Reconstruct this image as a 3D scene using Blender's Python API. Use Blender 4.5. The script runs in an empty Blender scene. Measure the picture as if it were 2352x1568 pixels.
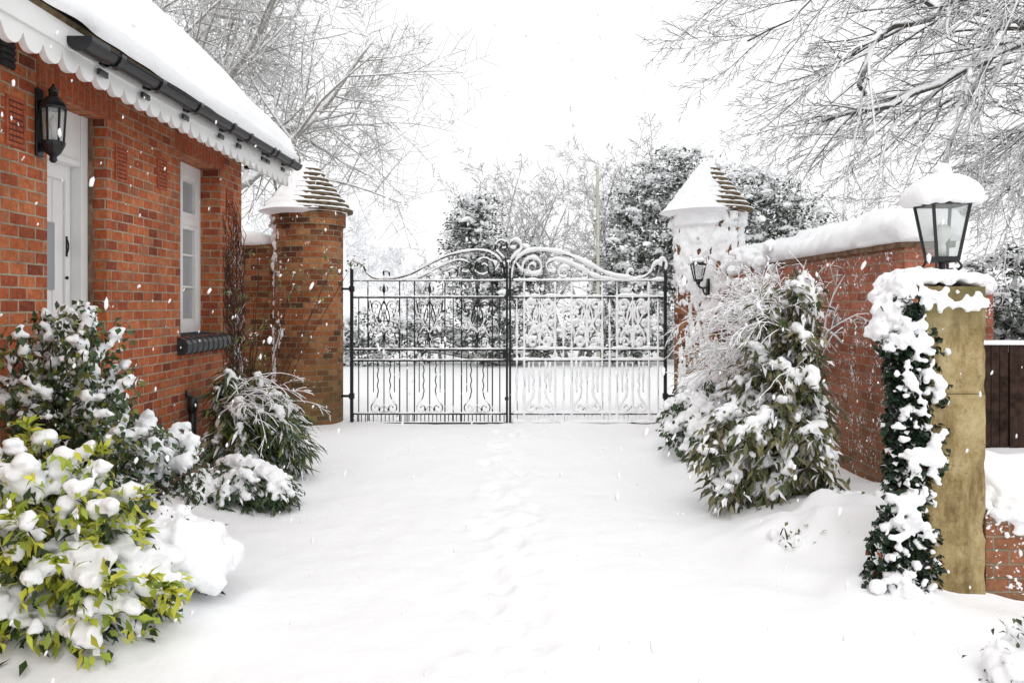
import bpy, bmesh, math, random
import numpy as np
from mathutils import Vector, Matrix, noise
random.seed(7); rng=np.random.default_rng(7)
R=math.radians
scene=bpy.context.scene
COL=scene.collection
U=random.uniform
def N3(x,y,z): return noise.noise(Vector((x,y,z)))
def sst(a,b,x):
    t=max(0.,min(1.,(x-a)/(b-a))); return t*t*(3-2*t)

# ---------------------------------------------------------------- materials
def mat_new(name,base=(.5,.5,.5),rough=.6,metal=0.,spec=.5):
    m=bpy.data.materials.new(name); m.use_nodes=True
    b=m.node_tree.nodes['Principled BSDF']
    b.inputs['Base Color'].default_value=(*base,1); b.inputs['Roughness'].default_value=rough
    b.inputs['Metallic'].default_value=metal; b.inputs['Specular IOR Level'].default_value=spec
    return m,m.node_tree,b
def nd(t,kind,**kw):
    n=t.nodes.new(kind)
    for k,v in kw.items(): setattr(n,k,v)
    return n
def ramp(t,stops,interp='LINEAR'):
    n=t.nodes.new('ShaderNodeValToRGB'); n.color_ramp.interpolation=interp
    e=n.color_ramp.elements
    while len(e)<len(stops): e.new(.5)
    for i,(p,c) in enumerate(stops):
        e[i].position=p; e[i].color=(*c,1) if len(c)==3 else c
    return n
def mixc(t,fac,a,b,mode='MIX'):
    n=t.nodes.new('ShaderNodeMix'); n.data_type='RGBA'; n.blend_type=mode
    for s,v in ((0,fac),(6,a),(7,b)):
        if hasattr(v,'links'): t.links.new(v,n.inputs[s])
        elif isinstance(v,(int,float)): n.inputs[s].default_value=v
        else: n.inputs[s].default_value=(*v,1)
    return n.outputs[2]
def noisef(t,scale,detail=4,rough=.55,vec=None):
    n=nd(t,'ShaderNodeTexNoise'); n.inputs['Scale'].default_value=scale; n.inputs['Detail'].default_value=detail; n.inputs['Roughness'].default_value=rough
    if vec is None:
        g=nd(t,'ShaderNodeNewGeometry'); vec=g.outputs['Position']
    t.links.new(vec,n.inputs['Vector']); return n.outputs['Fac']
def bump(t,b,h,strength,dist,prev=None):
    n=nd(t,'ShaderNodeBump'); n.inputs['Strength'].default_value=strength; n.inputs['Distance'].default_value=dist
    t.links.new(h,n.inputs['Height'])
    if prev is not None: t.links.new(prev,n.inputs['Normal'])
    t.links.new(n.outputs[0],b.inputs['Normal']); return n.outputs[0]

def snow_mat(name,colr=(.93,.937,.95),s=1.):
    m,t,b=mat_new(name,colr,.6,0,.25)
    a=bump(t,b,noisef(t,18*s,5,.6),.3,.03/s); bump(t,b,noisef(t,120*s,3,.6),.35,.006/s,a)
    return m
SNOW=snow_mat('fresh_snow')
GSNOW,t,b=mat_new('ground_snow',(.925,.93,.94),.6,0,.25)
a=bump(t,b,noisef(t,3.2,6,.6),.28,.08); bump(t,b,noisef(t,60,4,.65),.2,.008,a)

def simple(name,base,rough,metal=0.,var=.25,scale=8,bmp=.15,dist=.004,spec=.5):
    m,t,b=mat_new(name,base,rough,metal,spec)
    n=noisef(t,scale,5)
    dk=tuple(c*(1-var) for c in base); lt=tuple(min(1,c*(1+var)) for c in base)
    r=ramp(t,[(.3,dk),(.7,lt)]); t.links.new(n,r.inputs[0]); t.links.new(r.outputs[0],b.inputs['Base Color'])
    bump(t,b,noisef(t,scale*5,4),bmp,dist); return m
WHITE=simple('white_paint',(.78,.78,.77),.35,0,.05,4,.05)
BLACK=simple('black_plastic',(.012,.013,.015),.3,0,.4,20,.05,.004,.4)
IRON=simple('black_iron',(.014,.015,.017),.5,.0,.5,30,.3,.004,.3)
TERRA=simple('terracotta',(.36,.085,.035),.8,0,.35,30,.3)
GLAZE=simple('dark_glazed_brick',(.03,.034,.04),.3,0,.5,20,.2)
TILE=simple('mossy_tile',(.13,.095,.055),.9,0,.6,14,.6,.01,.2)
COPE=simple('coping_stone',(.20,.125,.08),.9,0,.5,14,.5,.01,.2)
FENCE=simple('dark_timber',(.04,.024,.018),.85,0,.6,14,.5,.004,.1)
POLE=simple('weathered_pole',(.50,.48,.42),.9,0,.2,9,.3)
DARKIN=simple('dark_interior',(.03,.03,.03),.9)
VDARK=simple('vent_shadow',(.10,.025,.015),.9)
BULB=simple('frosted_bulb',(.8,.8,.76),.3,0,.05)
PIPE=simple('black_pipe',(.02,.02,.022),.4)
def glass_mat(name,base,alpha):
    m,t,b=mat_new(name,base,.06,0,.6)
    b.inputs['Alpha'].default_value=alpha; return m
LGLASS=glass_mat('lantern_glass',(.55,.62,.6),.34)
WGLASS,t,b=mat_new('window_glass',(.36,.39,.41),.05,0,.8)

def brick_mat(name,pal,mortar,snow=.0,moss=0.,mort=.009,rot=False,stain=.5):
    m,t,b=mat_new(name,(.4,.1,.05),.85,0,.2)
    tc=nd(t,'ShaderNodeTexCoord')
    mp=nd(t,'ShaderNodeMapping'); t.links.new(tc.outputs['UV'],mp.inputs['Vector'])
    if rot: mp.inputs['Rotation'].default_value=(0,0,R(90))
    nn=nd(t,'ShaderNodeTexNoise'); nn.inputs['Scale'].default_value=14; nn.inputs['Detail'].default_value=3
    t.links.new(mp.outputs[0],nn.inputs['Vector'])
    sc=nd(t,'ShaderNodeVectorMath',operation='SCALE'); sc.inputs['Scale'].default_value=.012
    t.links.new(nn.outputs['Color'],sc.inputs[0])
    ad=nd(t,'ShaderNodeVectorMath',operation='ADD'); t.links.new(mp.outputs[0],ad.inputs[0]); t.links.new(sc.outputs[0],ad.inputs[1])
    br=nd(t,'ShaderNodeTexBrick'); br.offset=.5
    t.links.new(ad.outputs[0],br.inputs['Vector'])
    for k,v in (('Scale',1),('Mortar Size',mort*.5),('Mortar Smooth',.2),('Bias',0),('Brick Width',.165 if not rot else .24),('Row Height',.072)): br.inputs[k].default_value=v
    br.inputs['Color1'].default_value=(0,0,0,1); br.inputs['Color2'].default_value=(1,1,1,1); br.inputs['Mortar'].default_value=(.5,.5,.5,1)
    rp=ramp(t,pal); t.links.new(br.outputs['Color'],rp.inputs[0])
    fine=noisef(t,32,6,.7)
    fr=ramp(t,[(.3,(.52,.5,.5)),(.7,(1.3,1.36,1.42))]); t.links.new(fine,fr.inputs[0])
    c=mixc(t,.9,rp.outputs[0],fr.outputs[0],'MULTIPLY')
    big=noisef(t,1.7,5,.6)
    bg=ramp(t,[(.35,(.55,.52,.52)),(.6,(1.06,1.06,1.06))]); t.links.new(big,bg.inputs[0])
    mm=ramp(t,[(.3,tuple(x*.5 for x in mortar)),(.65,mortar)]); t.links.new(noisef(t,9,5,.65),mm.inputs[0])
    c=mixc(t,br.outputs['Fac'],c,mm.outputs[0])
    c=mixc(t,stain,c,bg.outputs[0],'MULTIPLY')
    pb=ramp(t,[(.60,(0,0,0)),(.75,(.28,.28,.28))]); t.links.new(noisef(t,11,6,.75),pb.inputs[0])
    c=mixc(t,pb.outputs[0],c,(.52,.40,.30))
    if moss:
        g=nd(t,'ShaderNodeNewGeometry'); sx=nd(t,'ShaderNodeSeparateXYZ'); t.links.new(g.outputs['Position'],sx.inputs[0])
        mr=nd(t,'ShaderNodeMapRange'); mr.inputs[1].default_value=1.3; mr.inputs[2].default_value=.2; t.links.new(sx.outputs[2],mr.inputs[0])
        mu=nd(t,'ShaderNodeMath',operation='MULTIPLY'); t.links.new(mr.outputs[0],mu.inputs[0]); t.links.new(noisef(t,5,5,.7),mu.inputs[1])
        m2=nd(t,'ShaderNodeMath',operation='MULTIPLY'); t.links.new(mu.outputs[0],m2.inputs[0]); m2.inputs[1].default_value=moss
        c=mixc(t,m2.outputs[0],c,(.12,.115,.05))
    if snow:
        sr=ramp(t,[(1-snow,(0,0,0)),(min(1,1-snow+.04),(1,1,1))]); 
        a1=nd(t,'ShaderNodeMath',operation='MULTIPLY_ADD'); a1.inputs[1].default_value=.5
        t.links.new(noisef(t,48,2,.6),a1.inputs[0])
        hh=nd(t,'ShaderNodeMath',operation='MULTIPLY'); hh.inputs[1].default_value=.5; t.links.new(noisef(t,6,4,.6),hh.inputs[0])
        t.links.new(hh.outputs[0],a1.inputs[2]); t.links.new(a1.outputs[0],sr.inputs[0])
        c=mixc(t,sr.outputs[0],c,(.88,.89,.91))
    t.links.new(c,b.inputs['Base Color'])
    iv=nd(t,'ShaderNodeMath',operation='SUBTRACT'); iv.inputs[0].default_value=1; t.links.new(br.outputs['Fac'],iv.inputs[1])
    p=bump(t,b,iv.outputs[0],.8,.012); bump(t,b,fine,.6,.008,p)
    return m
HB=brick_mat('orange_red_brick',[(0,(.22,.055,.03)),(.14,(.37,.088,.038)),(.5,(.48,.122,.046)),(.85,(.55,.175,.068)),(1,(.37,.135,.07))],(.48,.39,.28),0,0,.013,stain=.6)
LB=brick_mat('lintel_brick',[(0,(.38,.08,.032)),(.5,(.47,.105,.038)),(1,(.42,.11,.05))],(.38,.28,.18),0,0,.009,True)
PB=brick_mat('weathered_pier_brick',[(0,(.10,.045,.025)),(.3,(.23,.075,.03)),(.6,(.36,.115,.04)),(.85,(.42,.20,.08)),(1,(.17,.085,.04))],(.34,.27,.18),.36,.9,.0125,stain=.8)
WB=brick_mat('snow_dusted_wall_brick',[(0,(.30,.095,.055)),(.4,(.43,.135,.075)),(.75,(.50,.17,.10)),(1,(.34,.14,.08))],(.42,.34,.26),.42,.8,.011)

STONE,t,b=mat_new('yellow_sandstone',(.4,.3,.14),.9,0,.1)
r1=ramp(t,[(.32,(.17,.125,.06)),(.44,(.34,.255,.12)),(.56,(.45,.355,.19)),(.72,(.56,.47,.30))]); t.links.new(noisef(t,4.5,10,.78),r1.inputs[0])
g=nd(t,'ShaderNodeNewGeometry'); mp=nd(t,'ShaderNodeMapping'); mp.inputs['Scale'].default_value=(10,10,2.4); t.links.new(g.outputs['Position'],mp.inputs['Vector'])
r2=ramp(t,[(.36,(.42,.37,.30)),(.52,(1,1,1))]); t.links.new(noisef(t,1,7,.72,mp.outputs[0]),r2.inputs[0])
c=mixc(t,.8,r1.outputs[0],r2.outputs[0],'MULTIPLY')
r3=ramp(t,[(.56,(0,0,0)),(.66,(1,1,1))]); t.links.new(noisef(t,34,5,.75),r3.inputs[0])
c=mixc(t,mixc(t,.6,(0,0,0),r3.outputs[0]),c,(.14,.115,.07))
sx=nd(t,'ShaderNodeSeparateXYZ'); t.links.new(g.outputs['Position'],sx.inputs[0])
rz=nd(t,'ShaderNodeMapRange'); rz.inputs[1].default_value=1.35; rz.inputs[2].default_value=1.65; t.links.new(sx.outputs[2],rz.inputs[0])
mz=nd(t,'ShaderNodeMath',operation='MULTIPLY'); t.links.new(rz.outputs[0],mz.inputs[0]); t.links.new(noisef(t,8,5,.7),mz.inputs[1])
mz2=nd(t,'ShaderNodeMath',operation='MULTIPLY',use_clamp=True); t.links.new(mz.outputs[0],mz2.inputs[0]); mz2.inputs[1].default_value=1.7
c=mixc(t,mz2.outputs[0],c,(.14,.125,.055))
t.links.new(c,b.inputs['Base Color'])
p=bump(t,b,noisef(t,9,6,.7),.5,.02); bump(t,b,noisef(t,90,3,.7),.6,.006,p)

def bark_mat(name,dark,lo,hi,snowc=(.93,.937,.95)):
    m,t,b=mat_new(name,dark,.8,0,.1)
    g=nd(t,'ShaderNodeNewGeometry'); sx=nd(t,'ShaderNodeSeparateXYZ'); t.links.new(g.outputs['Normal'],sx.inputs[0])
    a=nd(t,'ShaderNodeMath',operation='MULTIPLY_ADD'); t.links.new(noisef(t,5,4,.7),a.inputs[0]); a.inputs[1].default_value=1.6; t.links.new(sx.outputs[2],a.inputs[2])
    s=nd(t,'ShaderNodeMath',operation='SUBTRACT'); t.links.new(a.outputs[0],s.inputs[0]); s.inputs[1].default_value=.8
    mr=nd(t,'ShaderNodeMapRange'); mr.inputs[1].default_value=lo; mr.inputs[2].default_value=hi; t.links.new(s.outputs[0],mr.inputs[0])
    d=ramp(t,[(.3,tuple(x*.6 for x in dark)),(.7,tuple(x*1.4 for x in dark))]); t.links.new(noisef(t,20,4),d.inputs[0])
    t.links.new(mixc(t,mr.outputs[0],d.outputs[0],snowc),b.inputs['Base Color'])
    return m
BARK=bark_mat('snowy_bark',(.085,.078,.068),-.38,.06)
BARKF=bark_mat('snowy_hazed_bark',(.30,.285,.265),-.4,.2)  # bark colour lightened to carry the distance haze, under real snow
BARKP=bark_mat('painted_mist_bark',(.80,.81,.83),-.3,.3)  # mist painted into the bark as a near-white base colour
TWIG=bark_mat('snowy_twig',(.20,.12,.08),-.75,-.3)
VINE=bark_mat('dead_vine',(.075,.04,.028),.4,.7)
LEAF,t,b=mat_new('leaf',(.05,.1,.03),.45,0,.3)
at=nd(t,'ShaderNodeAttribute',attribute_name='Col'); t.links.new(at.outputs['Color'],b.inputs['Base Color'])

# ---------------------------------------------------------------- mesh helpers
ORG={}
def finish(name,me,parent,mats,smooth=False,bevel=0):
    o=bpy.data.objects.new(name,me); COL.objects.link(o)
    if not isinstance(mats,(list,tuple)): mats=[mats]
    for m in mats: me.materials.append(m)
    if smooth: me.polygons.foreach_set('use_smooth',[True]*len(me.polygons))
    if parent is not None:
        o.parent=parent; off=ORG[parent.name]; me.transform(Matrix.Translation(-off)); ORG[o.name]=off
    if bevel:
        md=o.modifiers.new('bevel','BEVEL'); md.width=bevel; md.segments=2; md.limit_method='ANGLE'
    return o
def thing(name,loc,label,cat,group=None,kind=None):
    e=bpy.data.objects.new(name,None); COL.objects.link(e); e.location=loc; e.empty_display_size=.2
    ORG[e.name]=Vector(loc); e['label']=label; e['category']=cat
    if group: e['group']=group
    if kind: e['kind']=kind
    return e
def boxuv(me):
    uv=me.uv_layers.new(name='UVMap'); vs=me.vertices
    for p in me.polygons:
        n=p.normal; ax=max(range(3),key=lambda i:abs(n[i]))
        for li in p.loop_indices:
            c=vs[me.loops[li].vertex_index].co
            uv.data[li].uv=(c.y,c.z) if ax==0 else ((c.x+.06,c.z) if ax==1 else (c.x,c.y))
class M:
    def __init__(s): s.v=[];s.f=[]
    def add(s,v,f):
        o=len(s.v); s.v+= [tuple(a) for a in v]; s.f+=[tuple(i+o for i in a) for a in f]
    def box(s,x0,x1,y0,y1,z0,z1):
        v=[(x,y,z) for z in (z0,z1) for y in (y0,y1) for x in (x0,x1)]
        s.add(v,[(0,2,3,1),(4,5,7,6),(0,1,5,4),(2,6,7,3),(0,4,6,2),(1,3,7,5)])
    def tube(s,pts,rad,n=6,cap=True,flat=1.):
        pts=[Vector(p) for p in pts]
        if not isinstance(rad,(list,tuple)): rad=[rad]*len(pts)
        u=None; vs=[]
        for i,p in enumerate(pts):
            a=pts[max(0,i-1)]; b_=pts[min(len(pts)-1,i+1)]
            d=(b_-a)
            if d.length<1e-9: d=Vector((0,0,1))
            d.normalize()
            if u is None:
                u=d.orthogonal().normalized() if abs(d.y)>.95 else (Vector((0,1,0))-d*d.y).normalized()
            else:
                u=(u-d*u.dot(d)); u=u.normalized() if u.length>1e-6 else d.orthogonal().normalized()
            w=d.cross(u)
            for k in range(n):
                an=2*math.pi*(k+.5)/n
                vs.append(p+(u*math.cos(an)*flat+w*math.sin(an))*rad[i])
        f=[]
        for i in range(len(pts)-1):
            for k in range(n):
                k2=(k+1)%n; f.append((i*n+k,i*n+k2,(i+1)*n+k2,(i+1)*n+k))
        if cap: f.append(tuple(range(n-1,-1,-1))); f.append(tuple((len(pts)-1)*n+k for k in range(n)))
        s.add(vs,f)
    def lathe(s,cx,cy,prof,n=24,rot=0.):
        v=[];f=[]
        for r,z in prof:
            for k in range(n):
                a=2*math.pi*k/n+rot; v.append((cx+r*math.cos(a),cy+r*math.sin(a),z))
        for i in range(len(prof)-1):
            for k in range(n):
                k2=(k+1)%n; f.append((i*n+k,i*n+k2,(i+1)*n+k2,(i+1)*n+k))
        f.append(tuple(range(n-1,-1,-1))); f.append(tuple((len(prof)-1)*n+k for k in range(n)))
        s.add(v,f)
    def grid(s,P,closed_u=False):
        ni=len(P); nj=len(P[0]); v=[p for r in P for p in r]; f=[]
        for i in range(ni-1):
            for j in range(nj-1 if not closed_u else nj):
                j2=(j+1)%nj; f.append((i*nj+j,i*nj+j2,(i+1)*nj+j2,(i+1)*nj+j))
        s.add(v,f)
    def mesh(s,name='m'):
        me=bpy.data.meshes.new(name); me.from_pydata(s.v,[],s.f); me.update(); return me
    def obj(s,name,parent,mat,smooth=False,bevel=0,uv=False):
        me=s.mesh(name)
        if uv: boxuv(me)
        return finish(name,me,parent,mat,smooth,bevel)
def catmull(pts,k=6):
    P=[Vector(p) for p in pts]; out=[]
    for i in range(len(P)-1):
        p0=P[max(0,i-1)];p1=P[i];p2=P[i+1];p3=P[min(len(P)-1,i+2)]
        for j in range(k):
            t=j/k; out.append(.5*((2*p1)+(p2-p0)*t+(2*p0-5*p1+4*p2-p3)*t*t+(3*p1-p0-3*p2+p3)*t**3))
    out.append(P[-1]); return out
bm=bmesh.new(); bmesh.ops.create_icosphere(bm,subdivisions=2,radius=1); ICOV=np.array([v.co[:] for v in bm.verts]); ICOF=np.array([[v.index for v in f.verts] for f in bm.faces]); bm.free()
def fast(verts,faces,cols=None):
    me=bpy.data.meshes.new('m'); verts=np.asarray(verts,dtype=np.float32); faces=np.asarray(faces,dtype=np.int32)
    nf,k=faces.shape
    me.vertices.add(len(verts)); me.vertices.foreach_set('co',verts.ravel())
    me.loops.add(nf*k); me.loops.foreach_set('vertex_index',faces.ravel())
    me.polygons.add(nf); me.polygons.foreach_set('loop_start',np.arange(0,nf*k,k,dtype=np.int32))
    me.update(calc_edges=True)
    if cols is not None:
        a=me.attributes.new('Col','FLOAT_COLOR','POINT'); c=np.ones((len(verts),4),dtype=np.float32); c[:,:3]=cols; a.data.foreach_set('color',c.ravel())
    return me
CL=bpy.data.textures.new('lumps','CLOUDS'); CL.noise_scale=.045; CL.noise_depth=3
def blobs_mesh(bl,voxel=.015,smooth=2,lump=.022):
    V=[];F=[];o=0
    for (x,y,z,r,sq) in bl:
        ph=rng.uniform(0,6.28,3); v=ICOV.copy()
        d=1+.16*np.sin(v[:,0]*3+ph[0])*np.sin(v[:,1]*3.3+ph[1])+.12*np.sin(v[:,2]*5+ph[2]+v[:,0]*4)
        v=v*d[:,None]*r; v[:,2]*=sq; v+= (x,y,z); V.append(v); F.append(ICOF+o); o+=len(v)
    me=fast(np.vstack(V),np.vstack(F))
    ob=bpy.data.objects.new('tmp',me); COL.objects.link(ob)
    md=ob.modifiers.new('r','REMESH'); md.mode='VOXEL'; md.voxel_size=voxel
    if smooth:
        ms=ob.modifiers.new('s','SMOOTH'); ms.iterations=smooth; ms.factor=.6
    if lump:
        dm=ob.modifiers.new('d','DISPLACE'); dm.texture=CL; dm.strength=lump; dm.mid_level=.5; dm.texture_coords='LOCAL'
    dg=bpy.context.evaluated_depsgraph_get(); dg.update()
    m2=bpy.data.meshes.new_from_object(ob.evaluated_get(dg)); bpy.data.objects.remove(ob); return m2
def nrm(a): return a/np.maximum(1e-9,np.linalg.norm(a,axis=1))[:,None]
def leaves_mesh(pos,d,L,W,cols,curl=.12):
    n=len(pos); d=nrm(d); rv=rng.normal(size=(n,3)); rv[:,2]*=.4
    up=np.tile([0,0,1.],(n,1))+rv*.45
    side=nrm(np.cross(d,up)); nn=np.cross(side,d); L=L[:,None]; W=W[:,None]
    b=pos; m=pos+d*L*.5; r=m+side*W*.5+nn*W*.18; l=m-side*W*.5+nn*W*.18; t=pos+d*L-nn*L*curl
    V=np.stack([b,r,t,l,m],1).reshape(-1,3)
    tri=np.array([[0,1,4],[1,2,4],[2,3,4],[3,0,4]])
    F=(tri[None]+5*np.arange(n)[:,None,None]).reshape(-1,3)
    return fast(V,F,np.repeat(cols,5,axis=0))
def palette(n,cols,jit=.3):
    cols=np.array(cols); c=cols[rng.integers(0,len(cols),n)]; return c*rng.uniform(1-jit,1+jit,(n,1))
def ell(c,r,n,shell=.55,zmin=.03):
    p=nrm(rng.normal(size=(n*3,3))); p*=rng.uniform(shell,1,(len(p),1)); p=p*np.array(r)+np.array(c); p=p[p[:,2]>zmin]; return p[:n]
def boughs(base,ends,apex=.15,spread=.1,step=.045,zs=.4):
    out=[]
    for e in ends:
        e=Vector(e); b=Vector((base[0]+U(-1,1)*spread,base[1]+U(-1,1)*spread,max(base[2],e.z*zs)))
        L=(e-b).length; a=b.lerp(e,.55)+Vector((U(-.06,.06),U(-.06,.06),apex*U(.6,1.3)*min(1,L/.5)))
        c=catmull([b,a,e],max(3,int(L/step/2)+1)); out.append(c)
    return out
def shrub(name,label,cat,base,clumps,L,W,cols,nl,snow,psnow=.8,voxel=.016,spread=.03,frost=.08,stems=60,down=.0,extra=None,stemr=.004,group=None,frostc=(.88,.89,.91),nb=5,darkin=None,paths=None,t0=.38,pn=5,pk=.45,lift=.75,gap=-.28,tops=None):
    """clumps: leaf tufts; paths: laden boughs, each carrying a run of snow on top with leaves hanging under it; tops: leaf rosettes standing clear of the snow"""
    th=thing(name,base,label,cat,group)
    pc=[]
    if paths:
        for p in paths: pc+=p[int(len(p)*t0):]
    nc=len(clumps) if clumps is not None else 0
    C=np.array([tuple(c) for c in (list(clumps) if clumps is not None else [])+pc]); cen=C.mean(0)
    out=nrm(C-np.array([base[0],base[1],cen[2]*.5]))
    cnt=np.full(len(C),nl); cnt[nc:]=pn
    nl_=np.repeat(np.arange(len(C)),cnt)
    d=rng.normal(size=(len(nl_),3))*.75+out[nl_]*.7; d[:,2]-=down
    isp=nl_>=nc
    d[isp,2]=-np.abs(d[isp,2])*.8-.15
    pos=C[nl_]+rng.normal(size=(len(nl_),3))*spread
    pos[isp,2]-=np.abs(rng.normal(size=int(isp.sum())))*.02
    n=len(pos); LL=L*rng.uniform(.6,1.25,n); WW=W*rng.uniform(.7,1.2,n)
    cc=palette(n,cols)
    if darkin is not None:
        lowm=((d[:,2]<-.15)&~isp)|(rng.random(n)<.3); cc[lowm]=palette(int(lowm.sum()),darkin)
    fr=rng.random(n)<frost; cc[fr]=frostc
    if tops is not None:
        ti=np.repeat(np.arange(len(tops)),16); T=np.array(tops)
        td=rng.normal(size=(len(ti),3))*.6+nrm(T-np.array([base[0],base[1]+.2,.2]))[ti]*.8; td[:,2]=np.abs(td[:,2])*.5-.1
        tp_=T[ti]+rng.normal(size=(len(ti),3))*.012; k=len(ti)
        pos=np.vstack([pos,tp_]); d=np.vstack([d,td]); LL=np.concatenate([LL,L*rng.uniform(.7,1.2,k)]); WW=np.concatenate([WW,W*rng.uniform(.8,1.2,k)]); cc=np.vstack([cc,palette(k,cols,.2)])
    pos[:,2]=np.maximum(pos[:,2],.02)
    finish('foliage',leaves_mesh(pos,d,LL,WW,cc),th,LEAF)
    if stems:
        m=M()
        if clumps is not None:
            idx=rng.permutation(len(clumps))[:stems]
            for i in idx:
                c=Vector(clumps[i]); b0=Vector((base[0]+U(-.06,.06),base[1]+U(-.06,.06),base[2]-.03))
                mid=b0.lerp(c,.5)+Vector((U(-.05,.05),U(-.05,.05),.06+U(0,.08)))
                m.tube(catmull([b0,mid,c],4),[stemr*1.4]*4+[stemr]*4+[stemr*.5],4)
        if paths:
            for p in paths: m.tube(p,[stemr*(1.5-1.*i/len(p)) for i in range(len(p))],4)
            m.tube([(base[0],base[1],-.03),(base[0]+.02,base[1],max(p[0].z for p in paths))],stemr*2,6)
        m.obj('stem',th,VINE,True)
    if snow>0:
        bl=[]
        for c in (clumps if clumps is not None else []):
            if rng.random()<psnow:
                for k in range(nb):
                    r=snow*U(.3,.85); bl.append((c[0]+U(-1,1)*snow*1.0,c[1]+U(-1,1)*snow*1.0,max(.02,c[2]+snow*U(-.1,.75)),r,U(.6,.95)))
        if paths:
            for k,p in enumerate(paths):
                q=p[int(len(p)*t0):]
                for i,c in enumerate(q):
                    g=N3(k*3.1,i*.35,1.7)
                    if g<gap: continue
                    pr=(.55+.45*math.sin(math.pi*min(1,(i+1.2)/(len(q)+1))))*(1+g*.6)
                    for _ in range(3):
                        r=snow*U(.35,.85)*pr; bl.append((c.x+U(-pk,pk)*snow,c.y+U(-pk,pk)*snow,max(.02,c.z+snow*U(.15,lift)),r,U(.65,.95)))
        if extra: bl+=extra
        finish('snow',blobs_mesh(bl,voxel,1),th,SNOW,True)
    return th

# ---------------------------------------------------------------- ground
STEP=[(U(-.20,.20)+.08*math.sin(k*.4)-.02,2.6+k*.07+U(-.1,.1),U(.05,.095),U(.012,.028)) for k in range(110)]
def H(x,y):
    h=.035*N3(x*.55,y*.55,3)+.014*N3(x*1.9,y*1.9,8)
    if -5<x<6 and 1<y<14:
        h+=.007*N3(x*6,y*6,1)
        h+=.17*sst(1.25,2.5,x+.25*N3(y*.9,2,0))*(1-sst(8.5,10,y))*sst(3.9,4.9,y)
        h+=.16*sst(-1.55,-2.7,x+.25*N3(y*.8,7,0))*(1-sst(8.8,10,y))
        h+=.08*math.exp(-((x-2.0)**2/.12+(y-4.15)**2/.1))
        h+=.16*math.exp(-((x+1.95)**2/.34+(y-3.75)**2/.25))
        h+=.12*math.exp(-((x-2.15)**2/.25+(y-5.1)**2/.25))*(1+N3(x*5,y*5,2))
        h+=.05*sst(1.05,1.7,x)*(1-sst(5.6,6.4,y))*max(0,N3(x*3.2,y*3.2,14)+.25)
        h+=.05*sst(.25,-.2,abs(x-1.65-.1*N3(y,1,1))-.2)*max(0,N3(x*2,y*1.5,4)+.3)
        h+=.014*sst(.2,-.2,abs(x)-.35)*N3(x*7,y*5,22)
        tx=2.5+.45*sst(4.5,5.6,y)
        h+=(.50-.30*sst(4.3,6.2,y))*sst(tx,tx+.1,x)*sst(4.14,4.22,y)
        for sx,sy,sr,sd in STEP:
            dx=x-sx; dy=y-sy
            if abs(dx)<.4 and abs(dy)<.4:
                q=(dx*dx+dy*dy*.6)/(sr*sr); h-=sd*math.exp(-q*q); h+=sd*.35*math.exp(-(q-2.2)**2)
    h*=sst(80,25,abs(y))*.8+.2
    return h
xs=np.unique(np.concatenate([[-400,-150,-60,-30,-18,-12,-9,-7,-6,-5],np.arange(-4,-1.5,.07),np.arange(-1.5,1.2,.035),np.arange(1.2,3.4,.05),np.arange(3.4,6,.2),[7,8,10,14,20,32,60,150,400]]))
ys=np.unique(np.concatenate([[-60,-20,-8,-4,-1,0,1,2,2.5],np.arange(2.8,6,.035),np.arange(6,11,.07),np.arange(11,16,.3),np.arange(16,40,1.5),[50,70,120,250,600]]))
m=M(); m.grid([[(x,y,H(x,y)) for x in xs] for y in ys])
g_=finish('ground',m.mesh(),None,GSNOW,True); g_['kind']='structure'

# ---------------------------------------------------------------- house
WX=-2.86
house=thing('brick_house',(-4.5,4,0),'orange red brick cottage with snow covered roof and white scalloped eaves','house')
w=M()
x0,x1=-3.2,WX
DO=(4.9,5.62,.05,2.86); WO=(6.87,7.8,1.27,2.87)
w.box(x0,x1,-2,DO[0],-.2,3.3); w.box(x0,x1,DO[0],DO[1],DO[3],3.3); w.box(x0,x1,DO[0],DO[1],-.2,DO[2])
w.box(x0,x1,DO[1],WO[0],-.2,3.3); w.box(x0,x1,WO[0],WO[1],-.2,WO[2]); w.box(x0,x1,WO[0],WO[1],WO[3],3.3)
w.box(x0,x1,WO[1],8.42,-.2,3.3)
w.box(-9,x0-.001,8.12,8.42,-.2,3.3); w.box(-9,x0-.001,-2,-1.7,-.2,3.3)
w.add([(-2.9,8.42,3.3),(-9,8.42,3.3),(-5.95,8.42,6.3),(-2.9,8.12,3.3),(-9,8.12,3.3),(-5.95,8.12,6.3)],[(0,1,2),(5,4,3),(0,2,5,3),(1,4,5,2)])
w.obj('wall',house,HB,uv=True)
for o_ in (DO,WO):
    l=M(); l.box(WX-.1,WX+.004,o_[0]-.11,o_[1]+.11,o_[3]+.001,3.09); l.obj('lintel',house,LB,uv=True)
d=M(); d.box(-5,-3.25,4.3,8.0,0,3.2); d.obj('interior',house,DARKIN)
rf=M(); ya,yb=-2,8.55
rf.add([(-2.36,ya,3.07),(-5.95,ya,6.66),(-9.55,ya,3.07),(-2.36,yb,3.07),(-5.95,yb,6.66),(-9.55,yb,3.07),(-2.43,ya,3.0),(-5.95,ya,6.5),(-9.5,ya,3.0),(-2.43,yb,3.0),(-5.95,yb,6.5),(-9.5,yb,3.0)],
 [(0,3,4,1),(1,4,5,2),(6,7,10,9),(7,8,11,10),(0,6,9,3),(2,5,11,8),(3,9,10,4),(4,10,11,5),(0,1,7,6),(1,2,8,7)])
roof=rf.obj('roof',house,TILE)
sn=M(); P=[]
ss=[0,0,.02,.05,.1,.18,.3,.5,.8,1.2,1.7,2.3,3,3.8,4.6,5.15]
yy=np.concatenate([[8.60,8.605],np.arange(8.57,-2,-.07)])
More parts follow.
